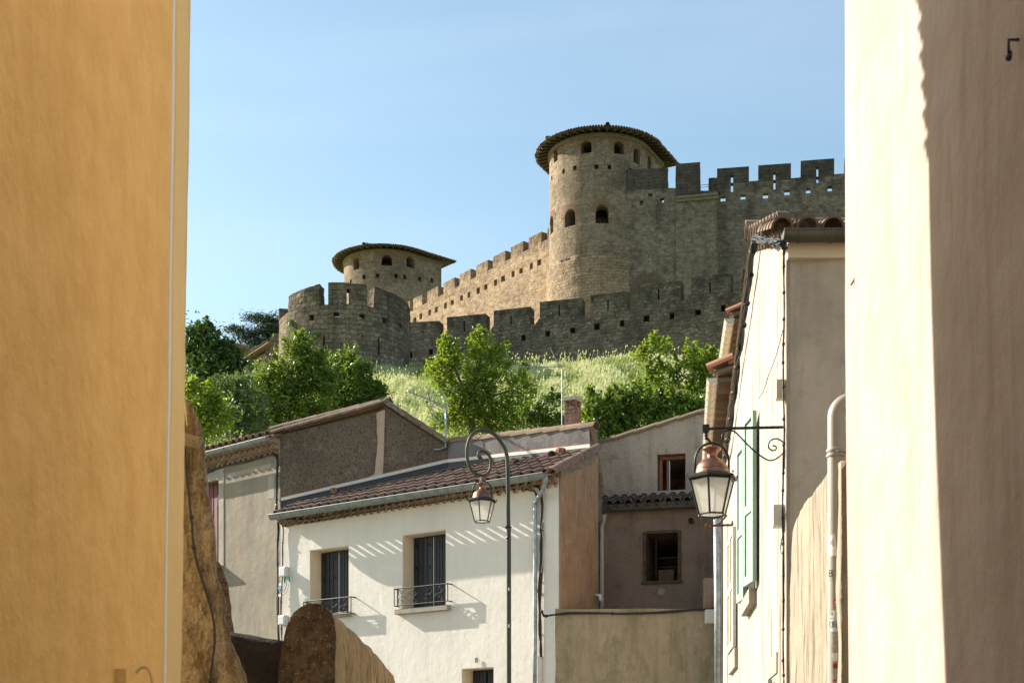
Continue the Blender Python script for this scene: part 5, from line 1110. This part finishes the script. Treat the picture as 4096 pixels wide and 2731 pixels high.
# ---------------------------------------------------------------- near right wall, left walls
def skin(name, parent, V, grid_t, zs, xoff, mat, thick, label=None, cat=None):
    pass
NR = thing('beige_house', (2.25, 6, 0), 'near beige rendered house at the right edge, half in sun and half in shade', 'house')
b = MB(); nz, ny = 40, 34
def rw(y, z): return 2.25+.012*max(0,4.5-z)+.010*mnoise.noise(Vector((y*.8,z*.35,0)))+.004*mnoise.noise(Vector((y*3,z*1.2,4)))
ys = [0]+[2+(9.61-2)*i/(ny-1) for i in range(ny)]; zs_ = [-.5+11.5*j/nz for j in range(nz+1)]
vs = [Vector((rw(y,z), y+(.008*mnoise.noise(Vector((z*1.3,2,2))) if i == ny else 0), z)) for j, z in enumerate(zs_) for i, y in enumerate(ys)]
fs = [[j*(ny+1)+i, (j+1)*(ny+1)+i, (j+1)*(ny+1)+i+1, j*(ny+1)+i+1] for j in range(nz) for i in range(ny)]
base_n = len(vs); vs += [Vector((6, ys[-1], z)) for z in zs_]
fs += [[j*(ny+1)+ny, (j+1)*(ny+1)+ny, base_n+j+1, base_n+j] for j in range(nz)]
b.add(vs, fs); b.build('wall', M['near_beige'], NR, smooth=R_(40), fixn=False)
b = MB(); b.tube([(2.25,6.3,1.6+(3150-160)/F*6.3),(2.2,6.3,1.6+(3150-160)/F*6.3),(2.2,6.3,1.6+(3150-215)/F*6.3)], .007, 8); z_ = 1.6+(3150-232)/F*6.3
b.lathe((2.2,6.3,z_), [(0,-.016),(.012,-.01),(.015,0),(.012,.01),(0,.016)], 10); b.tube([(2.2,6.3,z_),(2.212,6.3,z_+.012),(2.21,6.3,z_+.03)], .005, 6)
tag(b.build('iron_hook', M['iron'], smooth=True), 'small black iron hook on the shaded near wall at the upper right', 'hook')
YH_ = thing('yellow_house', (-2.2, 6, 0), 'near ochre-yellow rendered house filling the left edge', 'house')
yc = lambda z: 9.46+.06*(z-2.3); ysm = lambda z: 8.965+.058*(z-2.3)
def ypart(y0, y1, x, name, mat, thick, rough=None):
    b = MB(); zl_ = [-.5, 9.0]; b.prism([Vector((x, y0(z), z)) for z in zl_]+[Vector((x, y1(z), z)) for z in zl_[::-1]], Vector((-thick,0,0))); return b.build(name, mat, YH_, rough=rough, smooth=True if rough else False)
ypart(lambda z: 0, lambda z: ysm(z)-.003, -2.2, 'wall', M['yellow'], 3.0); ypart(ysm, lambda z: ysm(z)+.055, -2.194, 'corner_seam', M['white_seam'], .03, rough=(.2,.006,1.1))
ypart(lambda z: ysm(z)+.057, yc, -2.2, 'lightened_corner', M['yellow_lightened'], .6, rough=(.22,.014,1.3))  # extra sky and bounced light on this strip put into its colour
ypart(lambda z: ysm(z)+.07, lambda z: yc(z)-.03, -2.75, 'end_wall', M['yellow'], 2.4)
b = MB()                                             # stacked tile eave at the far corner, above the frame
for k in range(8):
    z = 7.85+k*.175; o = .06+.02*k
    for j in range(2): b.tint = rnd.random(); c = Vector((-2.26-j*.12, yc(z)-.03, z)); b.arc(c+Vector((0,o+.06,0)), c, .075, .075, n=5); b.box(c+Vector((0,o/2,-.012)), (.06,.02+o/2,.012), (1,0))
b.box((-3.7, 5.0, 9.14), (1.56, 4.95, .12), (1,0)); b.build('eave', M['tile_brown'], YH_)
cable('cable', 'thin ochre-painted cable hanging down the far corner of the yellow house', [at(738,1385,9.7), at(741,1450,9.75), at(736,1560,9.75), at(742,1640,9.8), at(748,1700,9.9)], .005, mat=M['yellow_lightened'])
b = MB(); Yb = 7.9; x_ = -2.14; b.box((x_-.03, Yb, at(0,2700,Yb).z-.2), (.03,.02,at(0,2690,Yb).z-at(0,2731,Yb).z+.18), (1,0)); kk = MB()
tag(b.build('post_end', M['yellow']), 'ochre-painted post end against the yellow wall at the bottom edge', 'post')
cable('iron_bracket', 'thin curved ochre-painted rod springing from the ochre post end at the bottom', [at(545,2690,Yb), at(560,2672,Yb), at(585,2668,Yb), at(605,2700,Yb), at(612,2760,Yb)], .008, mat=M['yellow_lightened'], cat='bracket')
def front_slab(name, pts, Y, zb, th, mat, label, cat='wall', rough=(.09,.03,3.0), xl=None):
    P = [at(x, y, Y) for x, y in pts]; P = [Vector((P[0].x, Y, zb))]+P+[Vector((P[-1].x, Y, zb))]
    b = MB(); b.prism(P, (-.115/.5*th, th, 0)); return tag(b.build(name, mat, rough=rough, smooth=True, bevel=.05), label, cat)
front_slab('garden_wall', [(600,1520),(690,1535),(735,1570),(775,1625),(803,1690),(820,1800),(828,1900),(840,2000),(852,2100),(862,2200),(876,2310),(893,2410),(908,2490),(924,2560),(950,2625),(985,2690),(1000,2760)], 10.3, -.5, .5, M['ochre_old'], 'tall ochre roughcast wall end with a rounded shoulder and a black cable, beside the yellow house', rough=(.05,.04,4.2))
front_slab('garden_wall', [(820,2230),(880,2240),(908,2330),(925,2420),(935,2520),(940,2600),(945,2800)], 13.2, -.3, .4, M['lichen_wall'], 'dark pebbly buttress just behind the ochre wall end')
b = MB(); secs = [(at(880,2518,11.6), .0), (at(1140,2566,11.6), 0)]; prof_ = [(-.22,-3),(-.22,-.15),(-.17,-.04),(-.07,.0),(.07,0),(.17,-.04),(.22,-.15),(.22,-3)]
P0, P1 = secs[0][0], secs[1][0]; N_ = len(prof_); vs = [Vector((P0.x, P0.y+o, P0.z+z)) for o,z in prof_]+[Vector((P1.x, P1.y+o, P1.z+z)) for o,z in prof_]
b.add(vs, [[k,k+1,N_+k+1,N_+k] for k in range(N_-1)]+[list(range(N_))[::-1], [N_+k for k in range(N_)]])
tag(b.build('garden_wall', M['near_black'], rough=(.09,.03,3), smooth=True), 'low near-black wall with rounded top between the two rough wall ends', 'wall')
b = MB(); fp = [(1098,2800),(1110,2690),(1122,2610),(1135,2540),(1150,2488),(1172,2448),(1200,2420),(1235,2405),(1272,2408),(1303,2424),(1326,2452),(1338,2495),(1342,2560),(1340,2800)]
sec0 = [at(x, y, 10.5) for x, y in fp]; zt_ = max(p.z for p in sec0); rows = []
for Y, f in ((10.5,1),(12,1),(14,1),(15.6,.985),(16.6,.93),(17.2,.84),(17.6,.70),(17.8,.5)):
    rows.append([Vector((p.x+(.0), Y, (1.0+(p.z-1.0)*f) if p.z > 1 else p.z)) for p in sec0])
b.add([p for r_ in rows for p in r_], [[i*14+k, i*14+k+1, (i+1)*14+k+1, (i+1)*14+k] for i in range(7) for k in range(13)]+[list(range(14))[::-1], [7*14+k for k in range(14)]])
for i in range(7*13): b.m[i] = 0
b.m[-2] = 1  # end face takes the darker render with pale lichen specks
GWm = b.mesh('x'); bm = bmesh.new(); bm.from_mesh(GWm); 
for f, m_ in zip(bm.faces, b.m): f.material_index = m_
roughen(bm, .06, .035, 3.2); roughen(bm, 9, .014, 15); bmesh.ops.recalc_face_normals(bm, faces=bm.faces); o_ = Vector((sec0[6].x, 10.5, 0)); bmesh.ops.translate(bm, verts=bm.verts, vec=-o_)
for f in bm.faces: f.smooth = True
bm.to_mesh(GWm); bm.free(); GWm.name = 'garden_wall'; GWm.materials.append(M['garden_side']); GWm.materials.append(M['lichen_wall'])
GWo = bpy.data.objects.new('garden_wall', GWm); COL.objects.link(GWo); GWo.location = o_; tag(GWo, 'thick round-topped garden wall with dark lichen-specked end face, in front of the white house', 'wall')
OYc = lambda pts: [at(x, y, 10.26) for x, y in pts]
cable('cable', 'black cable hanging down the ochre roughcast wall end', OYc([(735,1740),(745,1880),(756,1990),(765,2070),(768,2110),(775,2190),(790,2260),(815,2340),(840,2420),(857,2500),(855,2600),(842,2700),(838,2731),(840,2780)]), .009, wob=.004)
for k, (x, y) in enumerate(((766,2068),(775,2188),(840,2722))):
    tag(MB().tube([at(x-7,y,10.26), at(x+7,y-2,10.26)], .016, 8).build('cable_clip', M['cable']), ['topmost','middle','lowest'][k]+' black clip holding the cable on the ochre wall end', 'clip', 'clips of the cable on the ochre wall')
b = MB(); c = at(768,1765,10.2); b.box(c, (.062,.03,.042), (1,0), rot=-.28); o = b.build('junction_box', M['stone_jamb'], bevel=.008); tag(o, 'old tilted beige box screwed to the top of the ochre wall end', 'utility box')
b = MB()
for dx, dy in ((-14,-8),(4,-2),(-10,6),(8,10)): MB().lathe(at(768+dx,1765+dy,10.165), [(0,-.005),(.005,0),(0,.005)], 6).build('screw', M['iron'], o, org=origin[o.name])
VC = VP(2.335, 10.3, .172, 2.7); b = MB(); n3C = Vector((VC.n.x, VC.n.y, 0))
cp = [(3157,2800),(3158,2500),(3160,2350),(3165,2236),(3173,2133),(3186,2080),(3202,2040),(3234,1994),(3262,1962),(3290,1926),(3314,1886),(3345,1850),(3364,1840)]
P_ = [VC.P(x, y) for x, y in cp]; P_[0].z = 0; b.prism(P_+[Vector((P_[-1].x, P_[-1].y, 0))], -n3C*.4)
tag(b.build('curved_wall', M['curved_wall'], rough=(.09,.02,2.5), smooth=True), 'sunlit water-streaked wall with a sweeping curved top behind the big drainpipe', 'wall')
c_ = Vector((2.248, 9.35, EYE+(YH-1122)/F*9.35))
tag(MB().tube([c_+Vector((.01,0,.03)), c_, c_+Vector((-.02,0,-.03))], .007, 6).build('wall_anchor', M['iron_rust']), 'small rusty wall anchor on the sunlit edge of the near right wall', 'anchor')
# ---------------------------------------------------------------- drainpipe with stickers
px_, py_, pr = 2.333, 10.25, .0586
RP = thing('drainpipe', (px_, py_, 0), 'thick beige-grey drainpipe covered with stickers, against the near right wall', 'drainpipe')
pz = lambda y: EYE+(YH-y)/F*py_
b = MB(); b.tube([(px_,py_,0), (px_,py_,pz(1690)), (px_,py_,pz(1668))]+[(px_+.115*(1-math.cos(a)), py_, pz(1668)+.115*math.sin(a)) for a in [k*math.pi/16 for k in range(1,9)]]+[(px_+.4,py_,pz(1668)+.118)], pr, 28); b.build('pipe', M['pvc'], RP, smooth=R_(50))
b = MB()
for y in (1803, 1822): b.lathe((px_,py_,pz(y)), [(pr-.002,-.016),(pr+.008,-.010),(pr+.010,0),(pr+.008,.010),(pr-.002,.016)], 28)
b.tube([(px_+pr,py_,pz(1812)),(px_+pr+.04,py_-.0,pz(1812))], .008, 6); b.tube([(px_-.01,py_-pr-.012,pz(1812)),(px_+.03,py_-pr-.008,pz(1812))], .007, 6); b.build('collar', M['pvc'], RP, smooth=R_(40))
va = math.atan2(-px_, py_)                         # towards the camera, measured from -Y
def cyl(u, z, o=.0): return Vector((px_+(pr+o)*math.sin(u), py_-(pr+o)*math.cos(u), z))
def sticker(cx, cy, w, h, mat, rot=0, corners=None, o=.0012, rnd_=0, name='sticker', parent=RP):
    """w,h in photo pixels"""
    k = py_/F; u0 = math.asin(max(-.97, min(.97, (cx-3343)/32.5)))*.98-0.0+va*1.0*0; N = 10; vs = []; fs = []
    c, s = math.cos(rot), math.sin(rot)
    if rnd_:
        vs = [(0,0)]+[(w/2*math.cos(t), h/2*math.sin(t)) for t in [2*math.pi*i/24 for i in range(24)]]; fs = [[0, i+1, (i+1) % 24+1] for i in range(24)]
    else:
        vs = [((i/N-.5)*w, (j-.5)*h) for j in (0,1) for i in range(N+1)]; fs = [[i, i+1, N+2+i, N+1+i] for i in range(N)]
    P = []
    for x, z in vs:
        x2, z2 = x*c-z*s, x*s+z*c; P.append(cyl(u0+x2*k/pr, pz(cy)+z2*k, o))
    b = MB(); b.add(P, fs); return b.build(name, mat, parent, fixn=False), u0
def stext(body, cx, cy, size, mat, parent, rot=0, o=.0022, sq=1.0):
    k = py_/F; u0 = math.asin(max(-.97, min(.97, (cx-3343)/32.5)))*.98; c, s = math.cos(rot), math.sin(rot)
    return text(body, size*k*1.35, 'lettering', mat, parent, lambda v: cyl(u0+(v.x*c-v.y*s)*sq/pr, pz(cy)+v.x*s+v.y*c, o+v.z), .0003, org=origin[RP.name])
s1, _ = sticker(3313, 2068, 18, 40, M['white_paper'], rnd_=1)
s1, _ = sticker(3322, 2184, 34, 86, M['white_paper'], rot=.1); stext('4', 3322, 2175, 34, M['grey_paper'], s1, .1)
s1, _ = sticker(3316, 2300, 22, 44, M['grey_paper']); stext('B', 3317, 2296, 30, M['black_ink'], s1)
s1, _ = sticker(3336, 2416, 26, 28, M['red_paper'], rot=-.45); s2, _ = sticker(3339, 2412, 14, 12, M['white_paper'], rot=-.45, o=.002); stext('EDIPK', 3333, 2425, 8, M['white_paper'], s1, -.45)
sticker(3332, 2458, 44, 34, M['white_paper'], rot=-.05, rnd_=1)
sticker(3330, 2500, 50, 52, M['white_paper'], rnd_=1); sticker(3342, 2520, 52, 16, M['white_paper'])
s1, _ = sticker(3340, 2499, 60, 26, M['blue_paper'], o=.0018); s2, _ = sticker(3333, 2499, 44, 18, M['white_paper'], o=.0022, rnd_=0); stext('1860', 3333, 2499, 21, M['black_ink'], s2, 0, .0030, 1.0)
sticker(3336, 2561, 40, 60, M['grey_paper'])
sticker(3350, 2650, 44, 90, M['grey_paper'], rot=.2); s1, _ = sticker(3337, 2628, 30, 32, M['white_paper'], rot=.2, o=.002)
s1, _ = sticker(3335, 2664, 20, 22, M['black_ink'], o=.002, rnd_=1); s2, _ = sticker(3335, 2664, 16, 18, M['red_paper'], o=.0026, rnd_=1); stext('W', 3335, 2664, 13, M['black_ink'], s2, 0, .0032)
s1, _ = sticker(3340, 2709, 24, 22, M['white_paper'], o=.0014); stext('RAV', 3341, 2704, 10, M['black_ink'], s1); stext('ERZ', 3341, 2714, 10, M['black_ink'], s1)
sticker(3326, 2715, 26, 34, M['grey_paper'], o=.0013); sticker(3366, 2703, 10, 38, M['yellow_paper'], rnd_=1); sticker(3331, 2722, 14, 10, M['red_paper'], o=.002)
cable('cable', 'dark rusty wire running down behind the sticker-covered drainpipe', [(2.405,10.15,pz(1800)), (2.41,10.15,pz(2000)), (2.412,10.15,pz(2250)), (2.418,10.12,pz(2500)), (2.425,10.1,pz(2760))], .009, mat=M['iron_rust'])
# ---------------------------------------------------------------- lanterns
def lantern(parent, c, z0, rot=.35):
    c = Vector((c[0], c[1], z0)); hexp = lambda r, z, k: c+Vector((r*math.cos(rot+k*math.pi/3), r*math.sin(rot+k*math.pi/3), z))
    b = MB(); rb, rt = .125, .212; zt = .325
    for k in range(6):
        b.tube([hexp(rb,0,k), hexp(rt,zt,k)], .010, 6)
        b.tube([hexp(rb,0,k), hexp(rb,0,k+1)], .009, 6); b.tube([hexp(rt,zt-.01,k), hexp(rt,zt-.01,k+1)], .011, 6)
        b.tube([hexp(rb,0,k), hexp(rb+.004,-.02,k)], .006, 5)
        b.lathe(hexp(.245,zt+.035,k), [(0,-.012),(.010,-.004),(.010,.004),(0,.016)], 6)
    # skirt
    P = [hexp(.15,zt+.06,k) for k in range(6)]+[hexp(.25,zt+.015,k) for k in range(6)]+[hexp(.245,zt-.004,k) for k in range(6)]+[hexp(.205,zt-.0,k) for k in range(6)]
    b.add(P, [[i*6+k, i*6+(k+1)%6, (i+1)*6+(k+1)%6, (i+1)*6+k] for i in range(3) for k in range(6)])
    fr = b.build('lantern', M['iron'], parent); g_ = MB()
    for k in range(6): g_.add([hexp(rb-.002,.006,k), hexp(rb-.002,.006,k+1), hexp(rt-.004,zt-.012,k+1), hexp(rt-.004,zt-.012,k)], [[0,1,2,3]])
    g_.add([hexp(rb-.01,.004,k) for k in range(6)], [list(range(6))[::-1]]); g_.build('glass', M['lamp_glass'], fr)
    MB().lathe(c, [(.165,zt+.045),(.155,zt+.06),(.150,zt+.085),(.153,zt+.088),(.150,zt+.093),(.143,zt+.115),(.125,zt+.145),(.098,zt+.17),(.065,zt+.19),(.046,zt+.205),(.043,zt+.225),(.052,zt+.245),(.075,zt+.268),(.088,zt+.278),(.088,zt+.286),(.0,zt+.284)], 32).build('hood', M['copper'], fr, smooth=R_(50))
    yk = [c+Vector((-.155,0,zt+.045))]+[c+Vector((-.155*math.cos(a), 0, zt+.17+.165*math.sin(a))) for a in [k*math.pi/12 for k in range(13)]]+[c+Vector((.155,0,zt+.045))]
    MB().tube(yk, .011, 8).build('yoke', M['iron'], fr, smooth=True); return c+Vector((0,0,zt+.335))
YL = 13.1
WL = thing('wall_lantern', VM.pt(0,4.0), 'large hexagonal copper-topped lantern on a scrolled iron bracket, on the cream gable corner', 'lantern')
xc = (2848-CX)/F*YL; top = lantern(WL, (xc, YL), EYE+(YH-2058)/F*YL, rot=.22)
SC = lambda zx, zy, Y=YL: at(2650+zx*.351, 1650+zy*.351, Y)
b = MB(); b.tube([SC(1400,165), SC(480,185)], .014, 6); b.box(SC(490,182), (.032,.03,.034), (1,0)); b.tube([SC(497,215), SC(497,255)], .016, 8); b.lathe(SC(497,275), [(0.0,-.03),(.018,-.018),(.012,0),(.02,.01),(.014,.028),(0,.03)], 10); b.tube([SC(497,275), Vector((xc,YL,top.z-.01))], .012, 8)
br = b.build('bracket', M['iron'], WL)
sp = [(1255,375),(1285,380),(1297,400),(1285,425),(1250,430),(1215,405),(1208,360),(1235,315),(1285,297),(1340,310),(1380,350),(1392,400),(1370,460),(1320,510),(1240,545),(1170,525),(1110,485),(1040,430),(960,355),(880,270),(820,215),(760,203),(710,220),(680,260),(683,305),(715,340),(750,335),(770,300),(760,280),(740,280)]
MB().tube(cr([SC(*p) for p in sp], 3), .0075, 6).build('scroll', M['iron'], br, smooth=True)
b = MB(); b.tube([SC(1408,20), SC(1408,640)], .016, 4); b.build('back_plate', M['iron'], WL)
b = MB(); b.tube(cr([SC(735,1165,13.4), SC(690,1215,13.4), SC(640,1270,13.4), SC(575,1290,13.4)],4), .010, 6); b.tube([SC(575,1285,13.4), SC(800,1278,13.4)], .011, 6); b.tube([SC(800,1278,13.4), SC(792,1235,13.4)], .009, 6)
ringp = [SC(525+30*math.cos(a), 1285+30*math.sin(a), 13.4) for a in [k*math.pi/8 for k in range(17)]]; b.tube(ringp, .010, 6); b.tube([SC(555,1285,13.4), SC(580,1287,13.4)], .010, 6)
tag(b.build('iron_stay', M['iron_rust']), 'rusty iron ring and stay just below the hanging lantern', 'bracket')
YS = 23.0; xp = (2026-CX)/F*YS
SL_ = thing('street_lamp', ((2036-CX)/F*YS, YS, H(0,YS)), 'tall dark green street lamp with a spiral arm and copper-topped lantern before the white house', 'street lamp')
Q = lambda zx, zy: at(1830+zx*.268, 1700+zy*.268, YS)
b = MB(); zb = H(0,YS); b.tube([Vector(((2037-CX)/F*YS, YS, zb)), at(2035,2110,YS)], .037, 8); b.lathe(at(2033,2108,YS), [(.03,-.03),(.05,-.01),(.06,0),(.05,.012),(.03,.03)], 12); b.tube([at(2034,2112,YS), at(2031,1860,YS)], .033, 8)
b.lathe(at(2034,2150,YS), [(.036,-.02),(.045,0),(.036,.02)], 12); b.build('post', M['post_green'], SL_, smooth=R_(30))
for (y_, h_) in ((2350,12),(2496,14)): slab(VP(at(2033,0,YS-.04).x, YS-.04, 1, .1), 0, .02, at(0,y_+h_,YS).z, at(0,y_,YS).z, 0, .003).build('sticker', M['white_paper'], SL_)
cp_ = [(748,640),(748,600),(740,480),(705,350),(645,250),(565,150),(480,98),(400,77),(320,82),(250,117),(190,190),(152,300),(140,420),(152,530),(190,640),(250,710),(320,745),(400,750),(450,720),(490,650),(500,560),(480,470),(430,410),(370,385),(325,400),(308,450),(330,490),(360,470)]
pts = cr([Q(*p) for p in cp_], 4); MB().tube(pts, .03, 8, rr=[.034-.012*i/len(pts) for i in range(len(pts)-6)]+[.024,.028,.034,.038,.036,.03]).build('spiral_arm', M['arm_olive'], SL_, smooth=R_(40))
top = lantern(SL_, ((1928-CX)/F*YS, YS), EYE+(YH-2085)/F*YS, rot=.30)
b = MB(); b.tube([Q(347,755), Q(347,840)], .012, 7); b.lathe(Q(347,835), [(0,-.03),(.022,-.01),(.022,.01),(0,.03)], 8); b.tube([Q(347,840), top-Vector((0,0,.01))], .009, 6); b.build('hanger', M['alu'], SL_)
